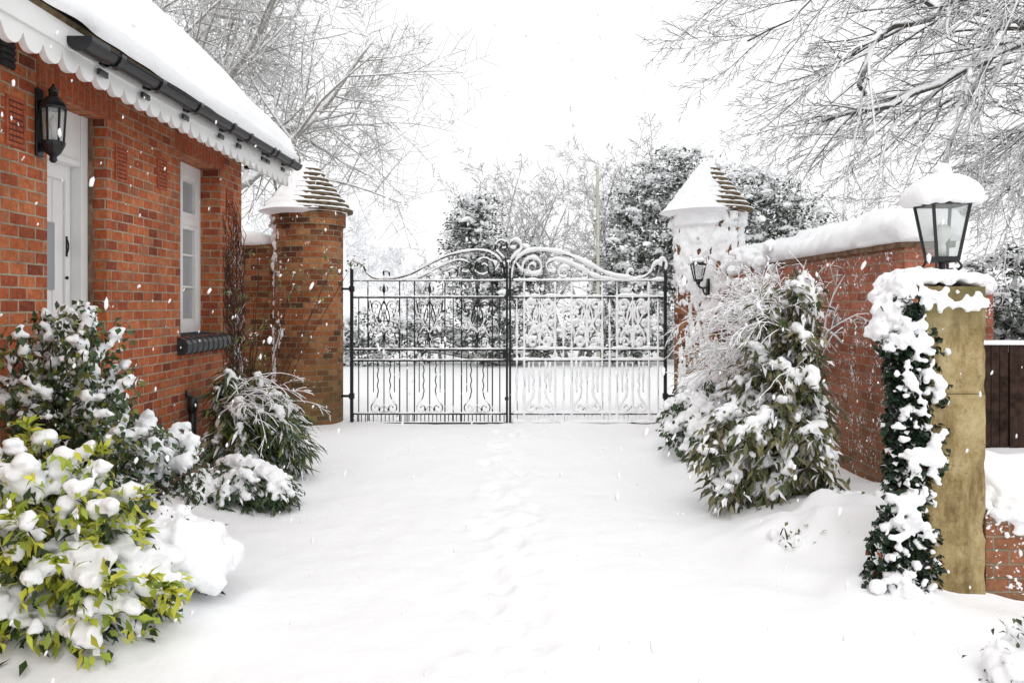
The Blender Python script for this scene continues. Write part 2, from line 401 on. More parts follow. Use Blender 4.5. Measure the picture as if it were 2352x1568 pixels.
for j,y in enumerate(yy):
    row=[]
    for i,s_ in enumerate(ss):
        th_=.15*math.sqrt(min(1,s_/.2))+.02
        th_*=1+.25*N3(s_*1.3,y*1.1,5)+.10*N3(s_*4,y*4,5)
        if i==0: th_=-.02
        if j==0: th_=-.03
        e=.7071; ed=.03+.04*N3(y*2.7,0,2) if i<=2 else 0
        x=-2.36+ed-s_*e+th_*e*.9; z=3.085+s_*e+th_*e
        row.append((x,y if j else 8.56,z))
    P.append(row)
sn.grid(P); sn.obj('snow',roof,SNOW,True)
fa=M(); ysc=np.arange(-1.5,8.56,.0125); top=3.09; FX=-2.40
vv=[];ff=[]
for y in ysc:
    ph=(y%.17)/.17
    zb=2.815+.105*(1-min(1,abs(math.sin(math.pi*ph))*1.08)**.40)
    vv+=[(FX,y,top),(FX,y,zb),(FX-.038,y,top),(FX-.038,y,zb)]
for i in range(len(ysc)-1):
    a=4*i;b_=a+4; ff+=[(a,a+1,b_+1,b_),(a+2,b_+2,b_+3,a+3),(a+1,a+3,b_+3,b_+1)]
fa.add(vv,ff); fa.box(FX+.001,FX+.018,-1.5,8.55,2.93,3.068)
fa.box(WX+.002,FX-.04,-1.5,8.5,3.1,3.12)
fa.box(FX-.022,WX+.4,8.551,8.57,2.9,3.06)
fa.obj('fascia_board',house,WHITE)
gu=M(); gx,gr=-2.315,.056
def gzf(y): return 2.975+(y-4.2)*.0165
P=[]
for y in (4.30,8.58):
    gz=gzf(y); P.append([(gx+r_*math.cos(a),y,gz+r_*math.sin(a)) for r_,rng_ in ((gr,np.linspace(R(180),R(360),13)),(gr-.006,np.linspace(R(360),R(180),13))) for a in rng_])
gu.grid(P,True)
for y in (4.30,8.575):
    gz=gzf(y); gu.add([(gx+gr*math.cos(a),y,gz+gr*math.sin(a)) for a in np.linspace(R(180),R(360),13)],[tuple(range(13))])
gu.tube([(gx+gr,4.30,gzf(4.30)),(gx+gr,8.58,gzf(8.58))],.008,8)
P=[]
for y in (4.26,4.46):
    gz=gzf(y); P.append([(gx+.070*math.cos(a),y,gz+.070*math.sin(a)) for a in np.linspace(R(170),R(370),13)])
gu.grid(P); gz=gzf(4.26); gu.add([(gx+.070*math.cos(a),4.26,gz+.070*math.sin(a)) for a in np.linspace(R(170),R(370),13)],[tuple(range(13))])
gut=gu.obj('gutter',house,BLACK,True)
for y in (4.62,5.16,5.79,6.50,6.92,7.6,7.74,8.25):
    q=M(); P=[]; gz=gzf(y)
    for yy_ in (y-.028,y+.028):
        P.append([(gx+.068*math.cos(a),yy_,gz+.068*math.sin(a)) for a in np.linspace(R(178),R(372),13)]+[(gx+.056*math.cos(a),yy_,gz+.056*math.sin(a)) for a in np.linspace(R(372),R(178),13)])
    q.grid(P,True); q.box(FX+.019,gx-.02,y-.03,y+.03,gz-.05,gz-.02)
    q.box(FX+.0185,FX+.034,y-.05,y+.05,gz-.11,gz-.075)
    q.obj('bracket',gut,BLACK)
sg=M(); P=[]
for y in np.arange(4.5,8.5,.05):
    gz=gzf(y); k=.5+.8*N3(y*2.5,2,2); P.append([(gx-.05,y,gz+.02),(gx-.03,y,gz+.03+.03*k),(gx+.02,y,gz+.005+.022*k),(gx+.055,y,gz-.004+.006*k)])
sg.grid(P); sg.obj('snow',gut,SNOW,True)
q=M(); q.box(-2.84,-2.45,8.44,8.5,2.99,3.05); q.obj('bracket',house,BLACK)
dr=M(); DX=-3.08
dr.box(DX-.05,DX,4.98,5.525,.16,2.5)
for (a,b_,c_,e_) in ((5.02,5.47,.3,1.0),(5.02,5.47,1.1,1.25)): dr.box(DX,DX+.012,a,b_,c_,e_)
dr.box(DX,DX+.02,4.98,5.03,.16,2.5); dr.box(DX,DX+.02,5.46,5.52,.16,2.5); dr.box(DX,DX+.02,5.03,5.46,2.40,2.5)
for k in range(3): dr.box(DX,DX+.006,5.05+.14*k,5.17+.14*k,1.3,2.39)
door=dr.obj('door',house,WHITE,bevel=.004)
q=M(); q.box(-3.06,-2.985,4.9,4.98,.05,2.86); q.box(-3.07,-2.985,5.525,5.62,.05,2.86); q.box(-3.10,-2.995,4.98,5.525,2.5,2.86); q.box(-2.995,-2.98,5.0,5.5,2.50,2.54)
q.obj('frame',door,WHITE,bevel=.004)
q=M(); q.tube(catmull([(DX+.02,5.47,2.00),(DX+.03,5.47,1.985),(DX+.036,5.47,1.95),(DX+.03,5.47,1.915),(DX+.02,5.47,1.90)],5),.005,6); q.box(DX+.02,DX+.024,5.46,5.48,1.88,2.02)
q.obj('handle',door,IRON,True)
q=M(); q.tube([(DX+.015,5.47,1.735),(DX+.03,5.47,1.735)],.012,8); q.obj('lock',door,IRON,True)
q=M(); q.box(DX+.007,DX+.014,5.10,5.34,1.65,2.1); q.obj('glass',door,WGLASS)
q=M(); q.box(-3.06,WX+.1,4.88,5.64,-.05,.12); q.obj('step',house,COPE,bevel=.01)
q=M(); q.box(-2.982,-2.955,5.6,5.615,.1,2.86); q.obj('stone_trim',house,COPE)
wn=M(); X=-3.08; y0,y1,z0,z1=WO[0],WO[1],WO[2]+.02,WO[3]
wn.box(X-.04,X+.03,y0,y0+.06,z0,z1); wn.box(X-.04,X+.03,y1-.06,y1,z0,z1); wn.box(X-.04,X+.029,y0+.06,y1-.06,z0,z0+.08); wn.box(X-.04,X+.029,y0+.06,y1-.06,z1-.12,z1)
wn.box(X-.04,X+.028,y0+.06,y1-.06,2.3,2.37); wn.box(X-.04,X+.035,7.31,7.37,z0+.08,z1-.12)
for (a,b_) in ((y0+.06,7.31),(7.37,y1-.06)):
    for (c_,e_) in ((z0+.08,2.3),(2.37,z1-.12)):
        wn.box(X-.03,X+.018,a,a+.04,c_,e_); wn.box(X-.03,X+.018,b_-.04,b_,c_,e_); wn.box(X-.03,X+.017,a+.04,b_-.04,c_,c_+.05); wn.box(X-.03,X+.017,a+.04,b_-.04,e_-.04,e_)
    for zz in (1.72,2.02): wn.box(X-.02,X+.009,a+.04,b_-.04,zz-.01,zz+.01)
win=wn.obj('window',house,WHITE,bevel=.003)
q=M(); q.box(X-.03,X-.012,y0+.06,y1-.06,z0+.05,z1-.1); q.obj('glass',win,WGLASS)
q=M()
for k in range(9):
    a=6.80+k*.122; P=[]
    for yy_ in (a,a+.112):
        P.append([(-3.04,yy_,1.13),(-2.80,yy_,1.125),(-2.775,yy_,1.15),(-2.772,yy_,1.21),(-2.79,yy_,1.245),(-2.83,yy_,1.262),(-3.04,yy_,1.285)])
    q.grid(P,True); n0=len(q.v)-14; q.f.append(tuple(n0+i for i in range(7))); q.f.append(tuple(n0+13-i for i in range(7)))
q.obj('sill',win,GLAZE,bevel=.006)
def vent(y,z,hw=.11,hh=.15):
    q=M(); X=WX+.003
    q.box(X-.02,X+.008,y-hw,y+hw,z-hh,z-hh+.02); q.box(X-.02,X+.008,y-hw,y+hw,z+hh-.02,z+hh); q.box(X-.02,X+.0085,y-hw,y-hw+.02,z-hh+.02,z+hh-.02); q.box(X-.02,X+.0085,y+hw-.02,y+hw,z-hh+.02,z+hh-.02)
    for i in range(4):
        for j in range(7):
            a=y-hw+.03+i*(2*hw-.05)/4; c_=z-hh+.03+j*(2*hh-.05)/7; q.box(X-.02,X+.006,a,a+.028,c_,c_+.022)
    v_=q.obj('air_vent',house,TERRA)
    q=M(); q.box(WX-.01,WX+.0035,y-hw+.005,y+hw-.005,z-hh+.005,z+hh-.005); q.obj('vent_shade_panel',v_,VDARK)  # dark sheet behind the lattice, painted as the shade in its holes
vent(4.58,2.60,.09,.14);vent(5.82,2.58,.09,.13);vent(6.5,2.62,.09,.13);vent(8.05,2.58,.09,.13)
q=M()
for k in range(5): q.box(WX+.002,WX+.02,4.44,4.56,2.90+k*.036,2.922+k*.036)
q.box(WX+.001,WX+.008,4.43,4.57,2.89,3.085); q.obj('air_vent',house,DARKIN)
q=M(); q.tube([(WX+.06,6.98,.68),(WX+.06,6.98,.3),(WX+.08,6.95,.1)],.032,10); q.tube([(WX+.06,6.98,.74),(WX+.06,6.98,.62)],.045,10); q.tube([(WX-.02,6.98,.8),(WX+.06,6.98,.72)],.02,8); q.obj('drainpipe',house,PIPE,True)

# lanterns
def cage(m,cx,cy,z0,z1,h0,h1,r,n=4,rot=R(45)):
    for k in range(n):
        a=rot+2*math.pi*k/n; a2=a+2*math.pi/n
        p0=(cx+h0*math.cos(a),cy+h0*math.sin(a),z0); p1=(cx+h1*math.cos(a),cy+h1*math.sin(a),z1)
        q0=(cx+h0*math.cos(a2),cy+h0*math.sin(a2),z0); q1=(cx+h1*math.cos(a2),cy+h1*math.sin(a2),z1)
        m.tube([p0,p1],r,4); m.tube([p0,q0],r,4); m.tube([p1,q1],r,4)
def glasscage(m,cx,cy,z0,z1,h0,h1,n=4,rot=R(45)):
    P=[[(cx+h*math.cos(rot+2*math.pi*k/n),cy+h*math.sin(rot+2*math.pi*k/n),z) for k in range(n)] for h,z in ((h0,z0),(h1,z1))]
    m.grid(P,True)
wl=thing('wall_lantern',(WX,4.8,2.4),'black half lantern fixed to the orange brick wall beside the door','wall lamp')
cx,cy=-2.765,4.80
q=M(); cage(q,cx,cy,2.53,2.73,.056,.066,.007,6,R(30)); q.lathe(cx,cy,[(.074,2.725),(.076,2.74),(.064,2.765),(.040,2.795),(.027,2.805),(.025,2.83),(.032,2.84),(.014,2.86),(.004,2.88)],12); q.lathe(cx,cy,[(.01,2.405),(.022,2.42),(.019,2.44),(.042,2.465),(.064,2.51),(.068,2.53),(.055,2.535)],12)
q.obj('frame',wl,BLACK)
q=M(); q.box(WX+.003,WX+.02,4.765,4.835,2.44,2.85); q.box(WX+.02,cx-.045,4.785,4.815,2.47,2.52); q.box(WX+.02,cx-.045,4.785,4.815,2.74,2.78); q.obj('backplate',wl,BLACK,bevel=.006)
q=M(); glasscage(q,cx,cy,2.535,2.725,.053,.063,6,R(30)); q.obj('glass',wl,LGLASS)
q=M(); q.lathe(cx,cy,[(.014,2.53),(.014,2.59),(.024,2.63),(.018,2.67),(.004,2.69)],12); q.obj('bulb',wl,BULB,True)

pl=thing('pillar_lantern',(2.30,4.27,1.68),'black tapered lantern with a domed snow cap on the sandstone pillar','lantern')
cx,cy=2.305,4.27
q=M(); cage(q,cx,cy,1.80,2.085,.082,.138,.009); q.lathe(cx,cy,[(.068,1.775),(.088,1.783),(.092,1.797),(.05,1.805)],4,R(45))
q.lathe(cx,cy,[(.146,2.082),(.155,2.097),(.05,2.16),(.03,2.17),(.03,2.2),(.01,2.22)],4,R(45))
for k in range(4):
    a=R(45)+k*R(90); c_,s_=math.cos(a),math.sin(a)
    q.tube(catmull([(cx+.08*c_,cy+.08*s_,1.78),(cx+.095*c_,cy+.095*s_,1.755),(cx+.075*c_,cy+.075*s_,1.735),(cx+.04*c_,cy+.04*s_,1.74),(cx+.03*c_,cy+.03*s_,1.71),(cx+.06*c_,cy+.06*s_,1.67)],4),.007,6)
q.lathe(cx,cy,[(.045,1.66),(.045,1.70),(.018,1.72),(.018,1.785)],12)
q.obj('frame',pl,BLACK)
q=M(); glasscage(q,cx,cy,1.805,2.08,.078,.134); q.obj('glass',pl,LGLASS)
q=M(); q.lathe(cx,cy,[(.02,1.80),(.02,1.86),(.016,1.88),(.036,1.905),(.045,1.935),(.036,1.97),(.004,1.985)],16); q.obj('bulb',pl,BULB,True)
P=[]; n_=48
prof=[(.02,2.095),(.15,2.082),(.176,2.082),(.19,2.10),(.192,2.13),(.183,2.16),(.163,2.19),(.132,2.213),(.09,2.232),(.055,2.240),(.042,2.255),(.046,2.27),(.040,2.288),(.022,2.30),(.004,2.305)]
for i,(r_,z_) in enumerate(prof):
    row=[]
    for k in range(n_):
        a=2*math.pi*k/n_; sq=1-.06*math.cos(4*a); nz=1+.10*N3(math.cos(a)*2.2,math.sin(a)*2.2,z_*6)+.07*N3(math.cos(a)*6,math.sin(a)*6,z_*22)
        row.append((cx+r_*sq*nz*math.cos(a),cy+r_*sq*nz*math.sin(a)*.93,z_+.014*N3(math.cos(a)*3,math.sin(a)*3,4)))
    P.append(row)
q=M(); q.grid(P,True); q.obj('snow',pl,SNOW,True)

# ---------------------------------------------------------------- gate pillars
def pier(name,cx,cy,rad,cap_ang,sh_ang,label,heavy,rough,lo,hi):
    th=thing(name,(cx,cy,0),label,'gate pillar','gate pillars')
    n=40; me=M(); zs=[-.1,2.58,2.58,2.76,2.76]; rr=[rad,rad,rad+.035,rad+.035,rad-.1]
    v=[];f=[];uvs=[]
    for r_,z in zip(rr,zs):
        for k in range(n): a=2*math.pi*k/n; v.append((cx+r_*math.cos(a),cy+r_*math.sin(a),z))
    for i in range(4):
        for k in range(n):
            k2=(k+1)%n; f.append((i*n+k,i*n+k2,(i+1)*n+k2,(i+1)*n+k))
            uvs.append([(k/n*2*math.pi*rad,zs[i]),((k+1)/n*2*math.pi*rad,zs[i]),((k+1)/n*2*math.pi*rad,zs[i+1]+(.01 if zs[i]==zs[i+1] else 0)),(k/n*2*math.pi*rad,zs[i+1])])
    me.add(v,f); ms=me.mesh(); uv=ms.uv_layers.new(name='UVMap')
    for p,u in zip(ms.polygons,uvs):
        for li,c_ in zip(p.loop_indices,u): uv.data[li].uv=c_
    finish('shaft',ms,th,PB)
    q=M(); K=9; dz=.068
    def rstep(k): return (rad+.03)*(1-k/K)+.10
    for k in range(K):
        r_=rstep(k); z=2.762+k*dz; q.lathe(cx,cy,[(r_*.93,z),(r_,z+.004),(r_,z+.034),(r_-.01,z+.038),(max(.03,rstep(k+1)-.03),z+.041),(max(.03,rstep(k+1)-.04),z+dz+.004)],32)
    q.obj('cap',th,TILE)
    def renv(z): return rstep(max(0,min(K,(z-2.762)/dz)))
    q=M(); P=[]
    for z in np.linspace(2.72,3.44,60):
        row=[]
        for k in range(72):
            a=2*math.pi*k/72; base=renv(z) if z>2.762 else rad+.09
            if z>3.34: base=.12*math.sqrt(max(0.001,(3.44-z)/.10))
            mk=math.cos(a-cap_ang)+.20*N3(math.cos(a)*2,math.sin(a)*2,z*6)+.26*N3(a*5,z*18,3)
            t_=-.058+.10*sst(lo,hi,mk)
            t_+=.03*sst(2.85,2.76,z)
            t_+=.018*N3(a*5,z*14,3)
            if z>3.28: t_=max(t_,.005)
            if z<2.765: t_-=.12*(2.765-z)/.045
            r_=max(.004,base+t_); row.append((cx+r_*math.cos(a),cy+r_*math.sin(a),z+.015*N3(a*2,z,1)))
        P.append(row)
    q.grid(P,True)
    for k in range(K-1):
        r0=rstep(k); r1=rstep(k+1); z=2.762+k*dz+.036; P=[[],[],[],[]]
        for j in range(64):
            a=2*math.pi*j/64; h=.018+.022*N3(a*4,k*3,7); o_=.004+.016*max(-.5,N3(a*5,k,1))
            for P_,(r_,zz) in zip(P,((r0-.03,z-.008),(r0+o_,z+.003),(r0-.010,z+h),(r1-.01,z+h+.008))): P_.append((cx+r_*math.cos(a),cy+r_*math.sin(a),zz))
        q.grid(P,True)
    P=[]
    for z in np.linspace(.02,2.74,150):
        row=[]
        for k in range(150):
            a=2*math.pi*k/150
            mk=math.cos(a-sh_ang)-heavy(z)+rough*(.45*N3(math.cos(a)*3,math.sin(a)*3,z*2.2)+.45*N3(a*8,z*8,2)+.35*N3(a*20,z*22,5))
            s_=sst(-.05,.35,mk); t_=-.03+.05*s_+.045*s_*N3(a*5,z*6,9)+.02*s_*N3(a*18,z*20,4)+(.05 if z>2.57 else 0)*s_; r_=rad+t_; row.append((cx+r_*math.cos(a),cy+r_*math.sin(a),z))
        P.append(row)
    q.grid(P,True)
    q.obj('snow',th,SNOW,True)
    return th
pier('gate_pillar',-2.69,10.55,.445,R(200),R(200),'round brick gate pillar with stepped conical cap, snow on one side',lambda z:.93,1.,-.35,.55)
pier('gate_pillar',2.60,10.55,.445,R(205),R(255),'round brick gate pillar plastered with snow, conical tiled cap',lambda z:.12+.55*sst(1.9,1.4,z),1.5,-.15,.6)
bw=thing('brick_wall',(-4.2,10.6,0),'short weathered brick wall joining house and gate pillar','wall')
q=M(); q.box(-6.5,-3.08,10.5,10.8,-.1,2.34); q.obj('masonry',bw,PB,uv=True)
def ridge(path,wd,ht,seed,n=9,rg=1.):
    m=M(); P=[]
    L=len(path)
    for i,p in enumerate(path):
        p=Vector(p); d=Vector(path[min(L-1,i+1)])-Vector(path[max(0,i-1)]); d.z=0; d.normalize(); s_=Vector((d.y,-d.x,0))
        e=min(1,min(i,L-1-i)/3.+.02); e=math.sqrt(e); row=[]
        for k in range(n):
            a=R(-25)+R(230)*k/(n-1)
            rr=1+rg*(.18*N3(p.x*2.2+seed,p.y*1.6+k*.12,k*.25)+.10*N3(p.x*7+seed,p.y*6,k*.4)+.05*N3(p.x*20,p.y*20,k))
            row.append(p+s_*math.cos(a)*wd*.5*rr*e+Vector((0,0,1))*(math.sin(a)*ht*rr*e*(1 if math.sin(a)>0 else .5)))
        P.append(row)
    m.grid(P,True); m.f.append(tuple(range(n))); m.f.append(tuple(len(m.v)-1-k for k in range(n))); return m
ridge([(-3.08-.12*i,10.64,2.37) for i in range(26)][::-1],.44,.17,3).obj('snow',bw,SNOW,True)

rw=thing('brick_wall',(3.0,8,0),'long red brick garden wall with thick snow along its coping','wall')
q=M(); q.box(2.82,3.14,5.72,10.25,-.1,1.96); q.obj('masonry',rw,WB,uv=True)
q=M()
y=5.70
while y<10.2: q.box(2.785,3.18,y,min(y+.44,10.25),1.961,2.01); y+=.447
q.obj('coping',rw,COPE,bevel=.008)
s_=[(2.985+.03*N3(y*2,0,0),y,2.05) for y in np.arange(5.50,10.4,.04)]
ridge(s_,.52,.23,9,21,1.1).obj('snow',rw,SNOW,True)

# ---------------------------------------------------------------- iron gates
GY=10.5
def gp(x,y): return (( x-1176)/174.2, GY, 1.55+(700-y)/174.2)   # gate drawing units -> metres in the gate's own plane
def spiral(cx,cy,r0,r1,a0,turns,n=26):
    return [(cx+(r0+(r1-r0)*i/n)*math.cos(R(a0+360*turns*i/n)),cy+(r0+(r1-r0)*i/n)*math.sin(R(a0+360*turns*i/n))) for i in range(n+1)]
def cm2(pts,k=5): return [(p.x,p.y) for p in catmull([(a,b_,0) for a,b_ in pts],k)]
rails=[(645,.008),(683,.012),(803,.012),(828,.012),(950,.011),(972,.015)]
bars=[]; scroll=[]
for x in (845,918,952,1022,1060,1131): bars.append(([(x,645),(x,972)],.0085))
for x in (824,935,1041,1148): bars.append(([(x,683),(x,972)],.0075))
x=812
while x<1160: bars.append(([(x,950),(x,972)],.006)); x+=9.1
for c in (882,987,1096):
    bars.append(([(c,655),(c,803)],.0075)); bars.append(([(c,828),(c,950)],.007))
    for s in (-1,1):
        f=lambda pts:[(c+s*a,b_) for a,b_ in pts]
        wv=[(14+1.1*math.sin(i*1.6),832+i*6) for i in range(13)]+[(16,912),(22,922),(29,932),(28,942),(20,946),(12,941),(12,933),(18,931),(21,936)]
        scroll.append((f(cm2([(14,828)]+wv,3)),.0075))
        scroll.append((f(cm2([(0,930),(5,935),(10,940),(7,946),(2,944)],4)),.008))
        bars.append((f([(24,828),(24,900)]),.006))
        scroll.append((f(spiral(19,702,12,3,180,1.3)),.007))
        scroll.append((f(cm2([(7,702),(4,722),(12,745),(22,762),(28,778),(27,790)],4)),.007))
        scroll.append((f(spiral(17,788,11,3,10,-1.3)),.007))
        scroll.append((f(cm2([(31,690),(26,715),(16,738),(6,756),(2,775),(6,790)],4)),.0075))
        scroll.append((f(spiral(11,760,8,2,200,1.2,18)),.006))
        scroll.append((f(spiral(26,745,7,2,0,-1.2,18)),.006))
        scroll.append((f(cm2([(0,690),(10,715),(13,735),(8,752),(0,765)],4)),.0085))
        scroll.append((f(cm2([(34,690),(34,710),(28,722),(20,718),(22,710)],4)),.006))
        scroll.append((f(cm2([(34,800),(35,770),(30,755)],4)),.006))
        scroll.append((f(cm2([(0,664),(7,668),(9,661),(5,658)],4)),.007))
arch=cm2([(880,641),(912,638),(948,627),(985,607),(1025,589),(1070,578),(1112,577),(1142,590),(1156,612),(1160,640)],7)
arch2=cm2([(925,645),(965,637),(1000,618),(1035,602),(1062,598),(1080,608),(1074,624),(1060,624),(1060,614)],6)
scroll+=[(arch,.015),(arch2,.011)]
scroll.append((cm2([(808,625),(805,606),(811,597),(820,600),(821,609),(814,610)],5),.012))
scroll.append((cm2([(811,600),(832,608),(842,626),(858,638),(880,641),(894,633),(891,623),(881,624),(882,632)],5),.012))
scroll.append((spiral(1110,616,27,5,30,-1.55,36),.012))
scroll.append((spiral(1040,628,15,4,200,1.4),.010))
scroll.append((spiral(990,635,9,2.5,220,1.3),.009))
scroll.append((cm2([(1136,624),(1150,600),(1140,590)],5),.010))
scroll.append((cm2([(1164,618),(1161,598),(1149,584),(1138,572),(1140,559),(1151,553),(1163,558),(1163,569),(1154,571),(1151,564)],6),.014))
def gate(mirror,label,snowy):
    mx=(lambda x:2336-x) if mirror else (lambda x:x)
    pts=lambda pl_:[gp(mx(a),b_) for a,b_ in pl_]
    th=thing('iron_gate',gp(mx(985),970),label,'gate','pair of driveway gates')
    fr=M()
    for y,r_ in rails:
        a,b_=sorted((mx(808),mx(1164))); X0=gp(a,y)[0]; X1=gp(b_,y)[0]; Z=gp(a,y)[2]; fr.box(X0,X1,GY-r_,GY+r_,Z-r_,Z+r_)
    for x,yt,r_ in ((808,618,.020),(1164.4,602,.0145)):
        p=gp(mx(x),yt); fr.box(p[0]-r_,p[0]+r_,GY-r_-.002,GY+r_+.002,-.02,p[2])
    fr.obj('frame',th,IRON,bevel=.003)
    b1=M()
    for pl_,r_ in bars: b1.tube(pts(pl_),r_,6)
    for c in (882,987,1096):
        p=gp(mx(c),668); b1.lathe(p[0],GY,[(.004,p[2]-.04),(.016,p[2]-.02),(.026,p[2]+.02),(.012,p[2]+.06),(.001,p[2]+.10)],8)
    b1.obj('bar',th,IRON)
    b2=M()
    for pl_,r_ in scroll: b2.tube(pts(pl_),r_,5,flat=1.1)
    b2.obj('scrollwork',th,IRON,True)
    if not mirror:
        q=M(); p=gp(1163,812); q.box(p[0]-.05,p[0]+.02,GY-.04,GY+.03,p[2]-.06,p[2]+.06); q.tube([(p[0]-.02,GY-.04,p[2]+.02),(p[0]-.03,GY-.09,p[2]+.02),(p[0]-.10,GY-.09,p[2]+.01)],.009,6)
        q.obj('lock',th,IRON,bevel=.004)
        q=M(); q.box(p[0]-.005,p[0]+.02,GY-.05,GY-.02,.0,.6); q.box(p[0]-.02,p[0]+.03,GY-.055,GY-.017,.3,.34); q.obj('drop_bolt',th,IRON,bevel=.003)
    s=-1 if not mirror else 1
    for zz in (.35,1.76):
        q=M(); p=gp(mx(808),0); q.box(min(p[0],p[0]+s*.14),max(p[0],p[0]+s*.14),GY-.02,GY+.02,zz-.015,zz+.015); q.box(p[0]-.032,p[0]+.032,GY-.032,GY+.032,zz-.035,zz+.035)
        q.obj('hinge',th,IRON)
    sn=M(); sd=5 if mirror else 1
    k=snowy
    for y,r_ in rails[0:]:
        a,b_=sorted((mx(812),mx(1158))); X0=gp(a,y)[0]; X1=gp(b_,y)[0]; Z=gp(a,y)[2]+r_
        P_=[];Rr=[]
        n=90
        for i in range(n+1):
            X_=X0+(X1-X0)*i/n; v=.55+.8*N3(X_*6,y*.1,sd)+.4*N3(X_*19,y*.1,sd); v=max(.12,v)
            P_.append((X_,GY-.004,Z+.006*k*v)); Rr.append(.005+.011*k*v)
        sn.tube(P_,Rr,7)
    for pl_,r_ in scroll+bars:
        pp=pts(pl_)
        if len(pp)==2: 
            n=max(2,int(abs(pp[0][2]-pp[1][2])/.025)); pp=[tuple(Vector(pp[0]).lerp(Vector(pp[1]),i/n)) for i in range(n+1)]
        run=[];rad=[]
        def flush():
            if len(run)>2: rad[0]=.001; rad[-1]=.001; sn.tube(list(run),list(rad),5)
            run.clear(); rad.clear()
        for i,p in enumerate(pp):
            a=Vector(pp[max(0,i-1)]);b_=Vector(pp[min(len(pp)-1,i+1)]); d=(b_-a).normalized()
            h=abs(d.x); nv=N3(p[0]*7,p[2]*7,sd+2)+.5*N3(p[0]*25,p[2]*25,sd)
            th_=0
            if h>.4: th_=r_*.6+.009*k*(h)*(1+nv)
            if mirror: th_=max(th_,.0125+.014*max(-.45,nv+.15))
            elif h<=.4: th_=.0050 if nv>.3 else 0
            if th_<=.004: flush(); continue
            run.append((p[0]+(-.006 if mirror else 0),p[1]-r_*.6,p[2]+h*(r_*.7+.004*k))); rad.append(th_)
        flush()
    sn.obj('snow',th,SNOW,True)
gate(False,'black wrought iron scroll gate leaf with light snow on its rails',.9)
gate(True,'wrought iron scroll gate leaf heavily caked in snow',2.6)

sl=thing('wall_lantern',(2.42,10.08,1.7),'small black carriage lantern on scrolled bracket by gate pillar','wall lamp')
cx,cy=2.31,9.88
q=M(); cage(q,cx,cy,1.86,2.05,.06,.11,.010); q.lathe(cx,cy,[(.115,2.05),(.12,2.06),(.03,2.10),(.01,2.12)],4,R(45)); q.lathe(cx,cy,[(.02,1.80),(.03,1.83),(.065,1.85),(.055,1.86)],8)
q.obj('frame',sl,BLACK)
q=M(); q.tube(catmull([(cx,cy,1.81),(cx+.02,cy,1.77),(cx+.08,cy+.06,1.76),(cx+.16,cy+.18,1.77),(cx+.17,cy+.20,1.83)],5),.013,6); q.tube(catmull([(cx+.17,cy+.20,1.66),(cx+.10,cy+.12,1.70),(cx+.08,cy+.08,1.75),(cx+.11,cy+.11,1.77)],5),.011,6); q.box(cx+.155,cx+.185,cy+.16,cy+.36,1.66,1.88); q.obj('bracket',sl,BLACK)
q=M(); glasscage(q,cx,cy,1.865,2.045,.056,.105); q.obj('glass',sl,LGLASS)
finish('snow',blobs_mesh([(cx,cy,2.095,.085,.4),(cx+.03,cy,2.10,.06,.6),(cx-.03,cy,2.095,.05,.6)],.012),sl,SNOW,True)

# ---------------------------------------------------------------- stone pillar, ivy, low wall, fence
sp=thing('stone_pillar',(2.28,4.27,0),'mottled yellow sandstone pillar with a thick snow cap','pillar')
def worn_box(x0,x1,y0,y1,z0,z1,step,amp,seed,rc=.016):
    bm=bmesh.new(); bmesh.ops.create_cube(bm,size=1)
    for v in bm.verts: v.co=Vector((x0 if v.co.x<0 else x1,y0 if v.co.y<0 else y1,z0 if v.co.z<0 else z1))
    for ax,(a,b_) in enumerate(((x0,x1),(y0,y1),(z0,z1))):
        n=int((b_-a)/step)
        for i in range(1,n):
            co=Vector((0,0,0)); co[ax]=a+(b_-a)*i/n; no=Vector((0,0,0)); no[ax]=1
            bmesh.ops.bisect_plane(bm,geom=bm.verts[:]+bm.edges[:]+bm.faces[:],plane_co=co,plane_no=no)
    c0=Vector(((x0+x1)/2,(y0+y1)/2,0)); hx=(x1-x0)/2; hy=(y1-y0)/2
    for v in bm.verts:
        dx=v.co.x-c0.x; dy=v.co.y-c0.y
        ex=max(0,abs(dx)-(hx-rc)); ey=max(0,abs(dy)-(hy-rc))
        if ex>0 and ey>0:
            L=math.hypot(ex,ey); k=rc/L if L>rc*.9 else 1
            v.co.x=c0.x+math.copysign(hx-rc+ex*k,dx); v.co.y=c0.y+math.copysign(hy-rc+ey*k,dy)
        p=v.co*1.; o=N3(p.x*7+seed,p.y*7,p.z*3)*amp+N3(p.x*25+seed,p.y*25,p.z*22)*amp*.5
        chip=max(0,N3(p.x*4,p.y*4,p.z*7+seed)-.3)*.04*(1 if (abs(dx)>hx*.85 and abs(dy)>hy*.85) else 0)
        r=Vector((dx,dy,0)).normalized(); v.co+=r*(o-chip)
    me=bpy.data.meshes.new('m'); bm.to_mesh(me); bm.free(); return me
def jm(ms):
    V=[];F=[];o=0
    for me in ms:
        V+=[v.co[:] for v in me.vertices]; F+=[tuple(i+o for i in p.vertices) for p in me.polygons]; o=len(V)
    me=bpy.data.meshes.new('m'); me.from_pydata(V,[],F); me.update(); return me
finish('shaft',jm([worn_box(2.105,2.445,4.1,4.44,-.1,1.089,.022,.004,1),worn_box(2.105,2.445,4.1,4.44,1.092,1.645,.022,.004,1)]),sp,STONE,True)
bl=[]
for i in range(150):
    x=U(2.0,2.43);y=U(4.11,4.44); c_=1-max(abs(x-2.22)/.26,abs(y-4.27)/.24)**2
    bl.append((x,y,1.65+.06*max(0,c_)-.10*sst(2.1,1.95,x),U(.028,.052),.85))
for k in range(70):
    t_=k/70; bl.append((2.06-.15*t_**.8+U(-.045,.045),4.13+U(-.06,.06),1.65-.26*t_**1.4+U(-.04,.04),U(.02,.048),.95))
